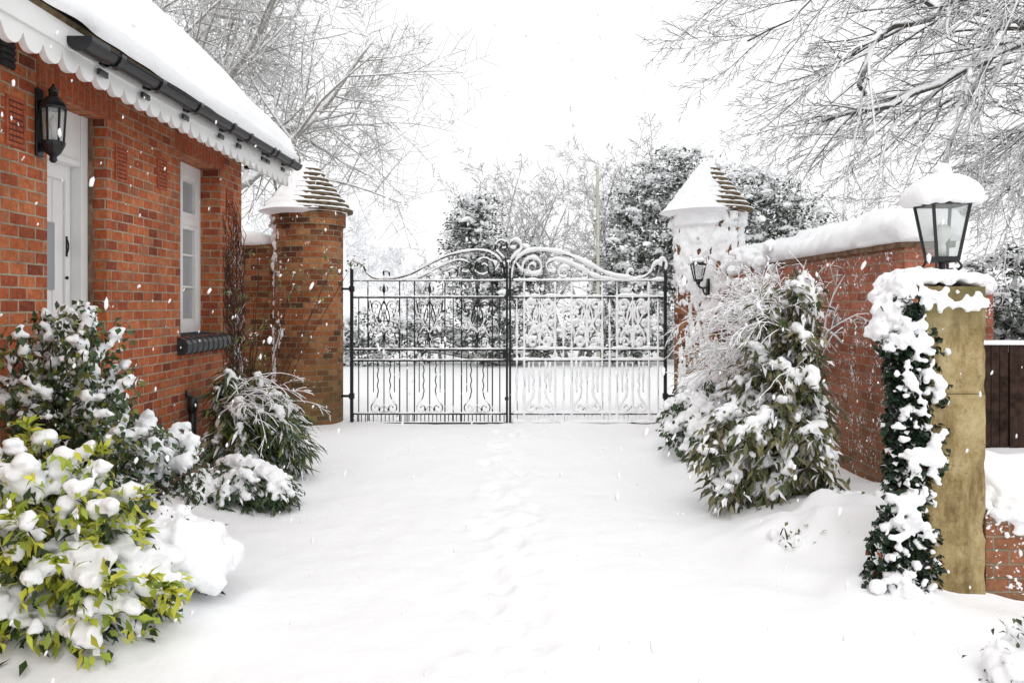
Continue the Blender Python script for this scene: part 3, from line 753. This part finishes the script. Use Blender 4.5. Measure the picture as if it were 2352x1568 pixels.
for k in range(34): bl.append((U(2.10,2.45),4.10+U(-.008,.01),1.61+U(-.08,.02),U(.010,.028),1.1))
bl+=[(2.24,4.095,1.31,.018,1.2),(2.2,4.09,1.53,.02,1.3),(2.44,4.10,1.56,.02,1.4)]
finish('snow',blobs_mesh(bl,.0095,1,.026),sp,SNOW,True)

SB=((1.97,4.07,1.50,.05,9),(2.03,4.05,1.40,.055,9),(2.12,4.05,1.38,.05,9),(1.95,4.06,1.36,.045,6),(2.12,4.05,1.22,.045,8),(2.04,4.04,1.16,.04,6),(2.16,4.06,1.10,.05,9),(1.98,4.05,1.12,.03,3),(2.03,4.04,.97,.045,7),(2.16,4.06,.9,.04,7),(2.10,4.04,.80,.055,11),(2.03,4.04,.78,.045,6),(2.15,4.05,.77,.05,7),(1.99,4.04,.58,.055,8),(1.96,4.03,.48,.06,11),(2.02,4.02,.42,.055,8),(1.94,4.02,.34,.06,9),(2.12,4.03,.38,.035,4),(2.0,4.01,.2,.04,5),(2.13,4.02,.25,.03,4),(2.05,4.02,.58,.04,5),(2.07,4.04,1.3,.035,5),(1.91,4.04,.10,.07,12),(2.0,4.02,.04,.07,10),(2.12,4.04,.03,.06,9))
iv=thing('ivy_plant',(2.04,4.15,0),'dark green ivy clump climbing the stone pillar, laden with snow','ivy')
n=6800; z=rng.uniform(0,1.6,n); a=rng.uniform(0,6.28,n); rr=np.sqrt(rng.uniform(.3,1,n))
wid=np.interp(z,[0,.25,.6,.9,1.2,1.6],[.13,.14,.10,.075,.085,.055]); cxz=np.interp(z,[0,.25,.6,.9,1.2,1.6],[2.03,2.03,2.06,2.07,2.04,2.03])
wid=wid*(1+.30*np.sin(z*9)+.24*np.sin(z*23+a*2)); pos=np.stack([cxz+np.cos(a)*wid*rr,4.16+np.sin(a)*.10*rr,z],1)
ex=[]
for (x,y,z_,r_,nn_) in SB:
    for k in range(50): ex.append((x+U(-1,1)*r_*1.6,y+.035+U(-.02,.03),z_+U(-1.6,1.)*r_))
pos=np.vstack([pos,np.array(ex)]); pos[:,2]=np.maximum(pos[:,2],.01); n=len(pos)
a=np.concatenate([a,rng.uniform(3.6,5.8,n-len(a))])
d_=np.stack([np.cos(a),np.sin(a)-.3,rng.normal(size=n)*.5-.7],1)+rng.normal(size=(n,3))*.3
cc=palette(n,[(.015,.03,.018),(.02,.042,.02),(.03,.055,.028),(.01,.02,.013)]); cc[rng.random(n)<.10]=(.88,.89,.91); cc[rng.random(n)<.012]=(.22,.07,.03)
finish('foliage',leaves_mesh(pos,d_,rng.uniform(.025,.046,n),rng.uniform(.025,.043,n),cc),iv,LEAF)
q=M()
for i in range(8):
    x=2.0+i*.02; q.tube([(x+U(-.02,.02),4.16+U(-.02,.02),zz) for zz in np.linspace(-.02,1.55,12)],.01,5)
q.obj('stem',iv,VINE)
bl=[]
for (x,y,z,r_,nn_) in SB:
    for k in range(nn_): bl.append((x+U(-1,1)*r_*1.1,y+U(-.6,.6)*r_,max(.0,z+U(-1.1,1.1)*r_),r_*U(.25,.65),.85))
for k in range(160):
    z=U(.05,1.5); bl.append((float(np.interp(z,[0,.6,1.6],[2.02,2.06,2.03]))+U(-.11,.11),4.04+U(-.02,.02),z,U(.008,.02),.9))
finish('snow',blobs_mesh(bl,.0095,1,.022),iv,SNOW,True)

lw=thing('low_brick_wall',(3.2,4.12,0),'low red brick retaining wall with snow bank piled on top','wall')
q=M(); q.box(2.452,5.5,4.12,4.3,-.1,.47); q.obj('masonry',lw,WB,uv=True)
bl=[]
for i in range(330):
    x=U(2.48,4.2); k=random.random(); bl.append((x,4.10+.4*k,.46+.10*k+.03*N3(x*6,0,2)+U(-.03,.02)-(.08*random.random()**2 if k<.15 else 0),U(.03,.06),.8))
for i in range(40): bl.append((2.47+U(0,.45),4.115,.1+U(0,.36),U(.006,.020),.8))
finish('snow',blobs_mesh(bl,.014,3),lw,SNOW,True)
fn=thing('timber_fence',(4.8,6.6,.2),'dark brown close boarded timber fence dusted with snow','fence')
q=M(); x=3.45
while x<7.5: k=U(-.008,.008); q.box(x,x+.066,6.6+k,6.622+k,.0,1.22+U(-.012,.012)); x+=.075
q.box(3.4,7.5,6.635,6.68,.6,.67); q.box(3.4,7.5,6.69,6.70,.0,1.15); q.obj('panel',fn,FENCE)
ridge([(3.42+.1*i,6.612,1.225) for i in range(41)],.05,.03,4,7).obj('snow',fn,SNOW,True)
bp=thing('brick_post',(4.3,7.2,.4),'brick post rising behind the fence with a snow cap','post')
q=M(); q.box(4.14,4.29,7.1,7.25,.1,1.72); q.obj('masonry',bp,WB,uv=True)
finish('snow',blobs_mesh([(4.19,7.17,1.75,.10,.8),(4.25,7.17,1.75,.10,.8),(4.24,7.1,1.68,.05,1.),(4.3,7.17,1.72,.07,.9)],.016,3),bp,SNOW,True)

# ---------------------------------------------------------------- branches
BIAS=Vector((0,0,0))
def rot_dir(d,ang):
    ax=d.orthogonal().normalized(); ax=Matrix.Rotation(U(0,6.28),3,d)@ax
    return ((Matrix.Rotation(ang,3,ax)@d)+BIAS).normalized()
def grow(out,p,d,L,r,lvl,maxl,nch,ratio=.62,trop=0.,wig=.13,ang=(28,60),seg=.35,rmin=.006,t0=.2):
    n=max(3,min(9,int(L/seg))); pts=[p.copy()]; rad=[r]; ds=[d.copy()]
    for i in range(n):
        d=(d+Vector((U(-wig,wig),U(-wig,wig),U(-wig,wig)+trop))).normalized(); p=p+d*(L/n); pts.append(p.copy()); ds.append(d.copy()); rad.append(max(rmin*.8,r*(1-.72*(i+1)/n)))
    out.append((lvl,pts,rad))
    kids(out,pts,ds,rad,L,lvl,maxl,nch,ratio,trop,wig,ang,seg,rmin,t0)
def kids(out,pts,ds,rad,L,lvl,maxl,nch,ratio,trop,wig,ang,seg,rmin,t0):
    if lvl>=maxl: return
    n=len(pts)-1
    for k in range(nch[lvl]):
        t=t0+(1-t0)*(k+U(.1,.9))/nch[lvl]; i=min(n-1,int(t*n)); fr=t*n-i
        q=pts[i].lerp(pts[i+1],fr); rr=rad[i]+(rad[i+1]-rad[i])*fr
        grow(out,q,rot_dir(ds[i],R(U(*ang))),L*ratio*(1.15-.55*t)*U(.75,1.2),max(rmin,rr*.6),lvl+1,maxl,nch,ratio,trop,wig,ang,seg,rmin,.12)
def tree_obj(name,label,base,out,mat,cut=1,group=None,cat='tree',mat2=None):
    th=thing(name,base,label,cat,group); a=M();b_=M()
    for lvl,pts,rad in out:
        (a if lvl<=cut else b_).tube(pts,rad,7 if lvl<=cut else (4 if lvl<=cut+1 else 3),cap=lvl<=cut)
    a.obj('trunk',th,mat,True); b_.obj('crown',th,mat2 or mat,True); return th
random.seed(21)
out=[]; P0=Vector((-7.0,18,0))
tp=[P0,P0+Vector((.1,0,2)),P0+Vector((-.1,0,4)),P0+Vector((.1,.1,6)),P0+Vector((.0,0,9)),P0+Vector((.2,0,11.5))]
tp=catmull(tp,3); ds=[(tp[min(i+1,len(tp)-1)]-tp[max(i-1,0)]).normalized() for i in range(len(tp))]; rd=[.30*(1-.85*i/len(tp)) for i in range(len(tp))]
out.append((0,tp,rd)); kids(out,tp,ds,rd,10.2,0,4,[20,10,9,7],.58,.002,.14,(38,80),.5,.0072,.2)
out=[o for o in out if o[0]<2 or o[1][0].x>-11]
tree_obj('bare_tree','tall bare deciduous tree with frosted, haze-tinted spreading branches behind the cottage',(-7,18,0),out,BARKF)
random.seed(5)
out=[]
tp=catmull([Vector((8.6,9.3,0)),Vector((8.5,9.2,2)),Vector((8.3,9.1,4.5)),Vector((8.2,9,7)),Vector((8.0,9,10))],3); rd=[.3*(1-.6*i/len(tp)) for i in range(len(tp))]
out.append((0,tp,rd))
limbs=[[(8.25,9,5.0),(6.4,8.4,5.3),(5.2,8.1,5.0),(4.35,8,4.55),(3.68,7.9,4.22),(3.5,7.9,3.7)],
[(8.3,9,4.6),(6.5,8.8,4.7),(5.2,8.5,4.3),(4.2,8.3,3.72),(3.2,8.2,3.5)],
[(8.2,9,6),(6.5,9,6.1),(5,9,5.8),(3.7,9,5.2),(2.7,9,4.5)],
[(8.3,9,4.4),(6.6,7.8,4.3),(5.5,7.4,3.9),(4.8,7.2,3.3)],
[(8.2,9,6.5),(6,10,6.8),(4.2,10.5,6.4),(3.0,10.5,5.7)],
[(8.2,9,5.5),(6.2,7.2,5.0),(4.8,6.6,4.6),(3.8,6.4,4.3)],
[(8.2,9.4,5),(7,10.5,4.9),(6.0,11,4.4),(5.0,11.2,3.6)],
[(8.2,9.4,4.2),(7,9.5,4.1),(6.0,9.5,3.6),(5.2,9.4,2.9)],
[(8.3,9.2,3.8),(6.8,8.6,3.7),(5.8,8.3,3.3),(5.1,8.2,2.75)]]
BIAS=Vector((-.28,0,-.24))
for li,lm in enumerate(limbs):
    tp=catmull([Vector(p) for p in lm],4); n_=len(tp); ds=[(tp[min(i+1,n_-1)]-tp[max(i-1,0)]).normalized() for i in range(n_)]
    rd=[(.085 if li in (0,1) else .05)*(1-.76*i/n_) for i in range(n_)]
    tp=[p+Vector((U(-.06,.06),U(-.06,.06),U(-.06,.06))) for p in tp]
    out.append((1,tp,rd)); kids(out,tp,ds,rd,5.5,1,4,[0,19,9,7],.35,-.014,.13,(25,70),.2,.0044,.2)
tree_obj('bare_tree','bare tree with dark limbs drooping snowy twigs over garden wall',(8.6,9.3,0),out,BARK)
BIAS=Vector((0,0,0))
random.seed(9)
for (x,y,h,nn_) in ((-.55,22.5,7.6,6),(.5,22,7.2,6),(1.3,22,6.0,5),(2.3,23,7.8,7),(3.2,22,7.4,6),(-2.3,21.5,3.4,4),(4.4,23,8.0,6),(5.8,22,7.4,6),(8.2,22,6.4,6)):
    out=[]
    for k in range(nn_):
        grow(out,Vector((x+U(-.4,.4),y+U(-.3,.3),0)),Vector((U(-.25,.25),U(-.3,.3),1)).normalized(),h*U(.6,.82),.05,1,4,[0,9,6,5],.34,.006,.13,(30,70),.4,.0095,.3)
    tree_obj('bare_shrub','tall bare shrub with frosted, haze-tinted white twigs across the lane',(x,y,0),out,BARKF,1,'bare shrubs beyond the gate','shrub')
for (x,y,h) in ((-9.5,46,9),(-6.5,50,6.5),(-13,48,9.5)):
    out=[]; grow(out,Vector((x,y,0)),Vector((0,0,1)),h*.7,.22,0,3,[12,8,7],.5,.01,.12,(30,65),1.,.028,.25)
    tree_obj('distant_tree','bare tree paled by painted haze in the snowfall',(x,y,0),out,BARKP,0,'misty trees')
up=thing('utility_pole',(2.55,20.2,0),'pale wooden utility pole standing among the shrubs','pole')
q=M(); q.tube([(2.17,20.0,0),(2.15,20.0,4.95)],[.05,.04],10); q.lathe(2.15,20.0,[(.045,4.95),(.04,5.0),(.01,5.03)],10); q.obj('post',up,POLE)

def evergreen(name,label,cat,base,ells,ncl,nl,L,white=.5,spread=.2,cols=((.03,.045,.03),(.042,.065,.038),(.07,.09,.055)),group=None,zmin=.1,sr=.15,ps=.6):
    th=thing(name,base,label,cat,group); C=[]
    for (c,r_,wt) in ells: C.append(ell(c,r_,int(ncl*wt),.35,zmin))
    C=np.vstack(C); idx=np.repeat(np.arange(len(C)),nl); n=len(idx)
    off=rng.normal(size=(n,3))*np.array([spread,spread,spread*.6]); pos=C[idx]+off
    d_=rng.normal(size=(n,3)); d_[:,2]*=.5
    cc=palette(n,cols); clw=rng.uniform(-.6,.8,len(C))[idx]
    wh=(off[:,2]/(spread*.6)+clw+rng.normal(size=n)*.6)>(1-2*white); cc[wh]=np.array([.91,.92,.935])
    pos[:,2]=np.maximum(pos[:,2],.03)
    finish('foliage',leaves_mesh(pos,d_,L*rng.uniform(.6,1.3,n),L*.6*rng.uniform(.6,1.3,n),cc),th,LEAF)
    m=M()
    for i in rng.permutation(len(C))[:24]:
        c=Vector(C[i]); b0=Vector(base); m.tube(catmull([b0,b0.lerp(c,.5)+Vector((0,0,.3)),c],4),[.07,.07,.06,.05,.04,.035,.03,.02,.015],5)
    m.obj('trunk',th,BARKF,True)
    bl=[]
    for c in C:
        if rng.random()<ps:
            dx=U(-1,1); dy=U(-1,1)
            for k in range(4):
                t_=k/3-.5; bl.append((c[0]+dx*spread*1.5*t_+U(-.3,.3)*sr,c[1]+dy*spread*t_,max(.05,c[2]+spread*.6-abs(t_)*spread*.8+U(-.2,.2)*sr),sr*U(.35,.85),U(.4,.65)))
    finish('snow',blobs_mesh(bl,sr*.22,1,sr*.35),th,SNOW,True)
evergreen('evergreen_tree','ivy covered evergreen clump with snow on its leaves','tree',(-.8,21,0),[((-.85,21,2.2),(1.0,.9,1.8),.45),((-1.05,21,3.7),(.6,.6,1.0),.2),((.05,21.3,2.4),(.8,.8,1.4),.35)],250,60,.11,.42,group='evergreens beyond the gate')
evergreen('evergreen_tree','dense snow flecked evergreen behind the gate pillar','tree',(3.3,21,0),[((3.2,21,2.7),(1.05,1,2.4),.45),((4.3,21,3.8),(1.2,1,2.1),.55)],340,56,.11,.44,group='evergreens beyond the gate')
evergreen('evergreen_tree','wide snow laden evergreen above the garden wall','tree',(6.4,20,0),[((6.3,20,3.3),(1.6,1,1.9),.7),((5.3,20,3.5),(1.1,1,1.8),.3)],290,54,.11,.46,group='evergreens beyond the gate')
evergreen('hedge','low wild hedge buried in snow across the lane','hedge',(0,20.4,0),[((-2.9,20.4,.8),(1.5,.6,.8),.16),((0,20.2,.9),(2.0,.6,1.0),.3),((3,20.4,1.0),(2.0,.6,1.1),.33),((-4.4,20.4,.5),(.8,.5,.5),.08)],330,50,.11,.42,ps=.75)
evergreen('evergreen_shrub','dark shrub flecked with snow behind the fence','shrub',(5.2,8.6,.2),[((5.35,8.6,1.35),(.85,.5,.9),1)],150,55,.07,.42,spread=.1,sr=.07)

# ---------------------------------------------------------------- planting (near)
DG=[(.03,.06,.025),(.045,.08,.03),(.06,.095,.035),(.08,.09,.04)]
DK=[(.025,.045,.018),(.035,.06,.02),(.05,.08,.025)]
random.seed(33)
C=np.vstack([ell((-2.45,4.35,.9),(.28,.26,.42),50,.3),ell((-2.28,4.3,.65),(.25,.25,.3),30,.3)])
E=np.vstack([ell((-2.42,4.33,1.1),(.42,.32,.52),38,.75,.4),ell((-2.1,4.25,.8),(.22,.25,.4),18,.7,.3)])
shrub('leafy_shrub','dark leaved shrub with snow clumps growing beside the cottage door','shrub',(-2.4,4.35,.05),C,.052,.032,DG+[(.16,.17,.03)],15,.038,.6,.010,.04,.10,paths=boughs((-2.4,4.35,.05),E,.14,.12),nb=4,pn=5,gap=-.12)
# bright leaved bush
C=np.vstack([ell((-2.10,3.55,.40),(.38,.24,.38),100,.45,.06),ell((-1.83,3.6,.26),(.25,.2,.22),45,.45,.05),ell((-2.38,3.45,.62),(.25,.2,.28),40,.5,.1)])
E=np.vstack([ell((-2.08,3.45,.48),(.52,.32,.50),58,.8,.08),ell((-1.8,3.5,.3),(.34,.28,.30),30,.8,.06)])
T=np.vstack([ell((-2.10,3.42,.60),(.52,.30,.46),40,.93,.15),ell((-1.8,3.45,.36),(.34,.26,.28),14,.93,.12)])
YG=[(.55,.53,.07),(.46,.48,.06),(.36,.42,.05),(.26,.34,.045)]
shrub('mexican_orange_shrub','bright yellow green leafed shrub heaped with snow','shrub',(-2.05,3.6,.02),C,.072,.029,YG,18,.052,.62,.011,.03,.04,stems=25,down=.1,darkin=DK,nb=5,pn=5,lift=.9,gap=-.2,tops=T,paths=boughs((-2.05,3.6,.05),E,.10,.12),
  extra=[(-1.80+U(-.2,.22),3.60+U(-.16,.16),.38+U(-.12,.10),U(.03,.08),.85) for i in range(45)])
C=ell((-1.74,4.08,.22),(.24,.22,.24),50,.4,.05)
shrub('low_shrub','low rounded shrub almost buried under snow','shrub',(-1.74,4.08,0),C,.04,.02,[(.05,.03,.02),(.03,.045,.02)],26,.055,1.,.013,.03,.05,extra=[(-1.74+.30*math.cos(k*2.4)*math.sqrt(k/150),4.05+.24*math.sin(k*2.4)*math.sqrt(k/150),.16+.26*math.sqrt(max(0,1-k/150))+U(-.02,.02),U(.05,.09),.8) for k in range(150)])
E=ell((-2.22,4.82,.6),(.44,.28,.26),50,.7)
shrub('snowy_shrub','shrub bowed down beneath rounded clumps of snow','shrub',(-2.35,4.9,.05),ell((-2.28,4.85,.5),(.28,.2,.2),24,.3),.05,.028,DG+[(.12,.07,.05)],12,.050,.85,.012,.035,.12,pn=5,paths=boughs((-2.35,4.9,.05),E,.14,.1),lift=.9,gap=-.2)
E=ell((-2.15,6.05,.14),(.58,.28,.12),60,.6,.05)
shrub('ground_plant','low spreading plant with drooping dark leaves under snow','plant',(-2.3,6.2,.02),None,.09,.024,DG,12,.050,.85,.013,.03,.12,paths=boughs((-2.35,6.2,.05),E,.16,.12),down=.3,pn=7,lift=.85,gap=-.2)
E=np.vstack([ell((-2.2,6.85,.36),(.50,.42,.36),58,.75,.1),ell((-2.45,7.0,.75),(.28,.25,.25),14,.6)])
shrub('drooping_shrub','arching shrub with long narrow drooping leaves and snow','shrub',(-2.4,7.0,.05),None,.19,.024,DG+[(.16,.15,.05),(.14,.19,.04)],9,.040,.8,.012,.03,.14,down=.8,paths=boughs((-2.4,7.0,.05),E,.28,.12,zs=.3),pn=6,lift=.85,gap=-.1)
def stems(name,label,cat,base,spec,mat):
    th=thing(name,base,label,cat); m=M()
    for (p,d,L,r_,trop,wig,n,nk) in spec:
        o=[]; grow(o,Vector(p),Vector(d).normalized(),L,r_,1,3,[0,nk,3],.4,trop,wig,(20,50),.07,.0045,.3)
        for lvl,pts,rad in o: m.tube([(q_.x,q_.y,max(.03,q_.z)) for q_ in pts],rad,5 if lvl==1 else 4)
    m.obj('stem',th,mat,True); return th
sp_=[((-2.42+U(-.12,.12),6.95+U(-.2,.1),.6+U(-.1,.2)),(U(.4,1.2),U(-.9,.2),U(.4,.9)),U(.45,.78),.007,-.19,.07,0,2) for i in range(30)]
stems('ornamental_grass','clump of thin arching stems bent down by frost and snow','plant',(-2.4,7.2,.05),sp_+[((-2.4+U(-.1,.1),7.05+U(-.1,.1),.0),(U(-.1,.1),U(-.1,.1),1),.6,.009,0,.03,0,2) for i in range(10)],TWIG)
C=np.array([(-2.55+.35*random.random()*k/12*2-.1,7.6-U(0,.5),.7+.85*k/16+U(-.1,.1)) for k in range(26)])
shrub('climbing_rose','sparse climbing rose shoots with small green leaves','plant',(-2.55,7.6,.05),C,.05,.022,[(.10,.17,.04),(.16,.19,.05),(.08,.12,.04)],14,.012,.5,.008,.06,.05,stemr=.004)
th=thing('dead_climber',(WX+.05,8.15,0),'tangled brown leafless climber clinging to the cottage corner','climber'); m=M()
for i in range(130):
    p=Vector((WX+.03,U(7.9,8.38),U(.2,2.0))); d=Vector((0,U(-.3,.3),1)).normalized(); pts=[]
    for k in range(12):
        pts.append(p.copy()); d=(d+Vector((0,U(-.4,.4),U(-.1,.2)))).normalized(); p=p+d*.06; p.x=WX+.015+.05*abs(N3(i,k*.4,0)); p.y=min(8.44,max(7.84,p.y)); p.z=min(2.6+.15*N3(i,0,0),p.z)
    m.tube(pts,.0035,4)
m.obj('stem',th,VINE)
# right-hand planting
E=np.vstack([ell((1.86,5.9,.42),(.54,.42,.40),74,.68,.08),ell((2.0,6.0,.9),(.40,.36,.42),44,.6),ell((2.14,6.1,1.42),(.28,.25,.38),26,.6)])
C=np.vstack([ell((1.98,6.0,.42),(.30,.28,.34),34,.2,.12),ell((2.08,6.1,.9),(.22,.2,.38),20,.2)])
shrub('evergreen_shrub','large laurel like shrub sagging under heavy snow against the brick wall','shrub',(2.25,6.15,.08),C,.115,.034,[(.06,.085,.03),(.09,.11,.04),(.15,.14,.06),(.20,.18,.10),(.10,.085,.05)],8,.052,.8,.012,.04,.16,down=.8,stemr=.006,nb=4,pn=6,lift=.9,pk=.6,gap=-.15,paths=boughs((2.25,6.15,.08),E,.26,.14,zs=.45))
E=np.vstack([ell((1.98,8.1,.36),(.48,.4,.36),50,.7,.1),ell((1.75,7.7,.25),(.25,.3,.2),18,.6,.1)])
shrub('evergreen_shrub','dark leaved shrub weighed down with snow near the gate','shrub',(2.1,8.2,.05),ell((2.05,8.2,.35),(.3,.3,.3),20,.3,.1),.085,.036,DG,10,.066,.9,.014,.04,.16,down=.4,paths=boughs((2.15,8.2,.05),E,.25,.12),nb=4,pn=5,lift=1.,pk=.6,gap=-.2)
sp_=[((2.6+U(-.25,.18),7.5+U(-.9,.9),.7+U(0,.7)),(U(-.9,.1),U(-.5,.4),1.1),U(.55,.95),.013,-.19,.16,0,7) for i in range(58)]
stems('frosted_climber','pale tangle of frosted twigs hanging against pillar and wall','climber',(2.5,7.6,.1),sp_,TWIG)
sp_=[((2.25+U(-.25,.15),6.3+U(-.3,.4),.9+U(0,.5)),(U(-.9,.1),U(-.5,.3),1.1),U(.45,.75),.009,-.19,.16,0,6) for i in range(26)]
stems('frosted_shrub','snow coated twiggy shrub arching beside the brick wall','shrub',(2.3,6.3,.1),sp_,TWIG)
bl=[(2.74+U(-.12,.12),8.9+U(-.5,.6),2.05+U(-.12,.15),U(.04,.09),.8) for i in range(40)]
C=np.array([(2.6+U(-.3,.15),8.4+U(-.9,.5),1.2+U(-.4,.6)) for i in range(80)])
shrub('climbing_plant','climber smothered in thick snow beside the gate pillar','climber',(2.55,8.6,.1),C,.06,.025,DG,7,.055,.9,.014,.05,.5,extra=bl,nb=4)
E=ell((2.35,5.3,.16),(.40,.26,.08),30,.4,.08)
shrub('small_plant','little snow smothered plant at the foot of the wall','plant',(2.45,5.4,.08),None,.055,.022,DG+[(.2,.15,.08)],12,.050,1.,.012,.04,.2,paths=boughs((2.45,5.4,.08),E,.12,.1),lift=1.)
C=ell((1.72,4.85,.09),(.16,.1,.05),12,.3,.04)
shrub('small_plant','small leafy tuft poking out of the deep snow','plant',(1.72,4.85,.05),C,.05,.022,[(.08,.12,.04),(.24,.24,.12)],5,.05,1.,.012,.05,.1)
C=ell((2.22,3.28,.05),(.24,.16,.16),30,.4,.02)
shrub('small_shrub','small shrub mostly hidden beneath a heap of snow','shrub',(2.3,3.35,0),C,.045,.02,DG,12,.065,1.,.012,.05,.15)

# falling snow
V=[];F=[];k=0
bm=bmesh.new(); bmesh.ops.create_icosphere(bm,subdivisions=1,radius=1); oc=np.array([v.co[:] for v in bm.verts]); of=np.array([[v.index for v in f.verts] for f in bm.faces]); bm.free()
for i in range(2300):
    y=2.2+10*random.random()**.9; x=U(-1,1)*y*.68; z=U(.02,1.55+y*.4); s=U(.0022,.006) if random.random()<.82 else U(.006,.0085); v=oc*np.array([s,s,s*U(1.2,2.8)])*(1+.3*rng.normal(size=(len(oc),1))*.5); v[:,0]+=v[:,2]*U(-.1,.45)
    if x<WX+.03 or (x>2.8 and y>5.7): continue
    V.append(v+np.array([x,y,z])); F.append(of+len(oc)*k); k+=1
fs=finish('falling_snow',fast(np.vstack(V),np.vstack(F)),None,SNOW,True); fs['kind']='stuff'; fs['label']='scattered snowflakes drifting down through the air'; fs['category']='snowflakes'

# ---------------------------------------------------------------- light, world, camera
wd=bpy.data.worlds.new('World'); scene.world=wd; wd.use_nodes=True; t=wd.node_tree; bg=t.nodes['Background']
sk=nd(t,'ShaderNodeTexSky'); sk.sky_type='NISHITA'; sk.sun_disc=False; sk.sun_elevation=R(50); sk.sun_rotation=R(150); sk.dust_density=6
hs=nd(t,'ShaderNodeHueSaturation'); hs.inputs['Saturation'].default_value=.1; hs.inputs['Value'].default_value=.10; t.links.new(sk.outputs[0],hs.inputs['Color'])
t.links.new(mixc(t,.88,hs.outputs[0],(1.04,1.045,1.055)),bg.inputs['Color']); bg.inputs['Strength'].default_value=1.17
sl_=bpy.data.lights.new('sun','SUN'); sl_.energy=.75; sl_.angle=R(25); sl_.color=(1,.98,.95)
so=bpy.data.objects.new('sun',sl_); COL.objects.link(so); so.rotation_euler=(R(38),R(12),R(-20))
cd=bpy.data.cameras.new('camera'); cam=bpy.data.objects.new('camera',cd); COL.objects.link(cam)
cam.location=(0,0,1.55); cam.rotation_euler=(R(90),0,0); cd.lens=28; cd.sensor_width=36; cd.shift_y=-84/2352; cd.clip_end=2000
scene.camera=cam
scene.view_settings.view_transform='Standard'; scene.view_settings.look='None'; scene.view_settings.exposure=0
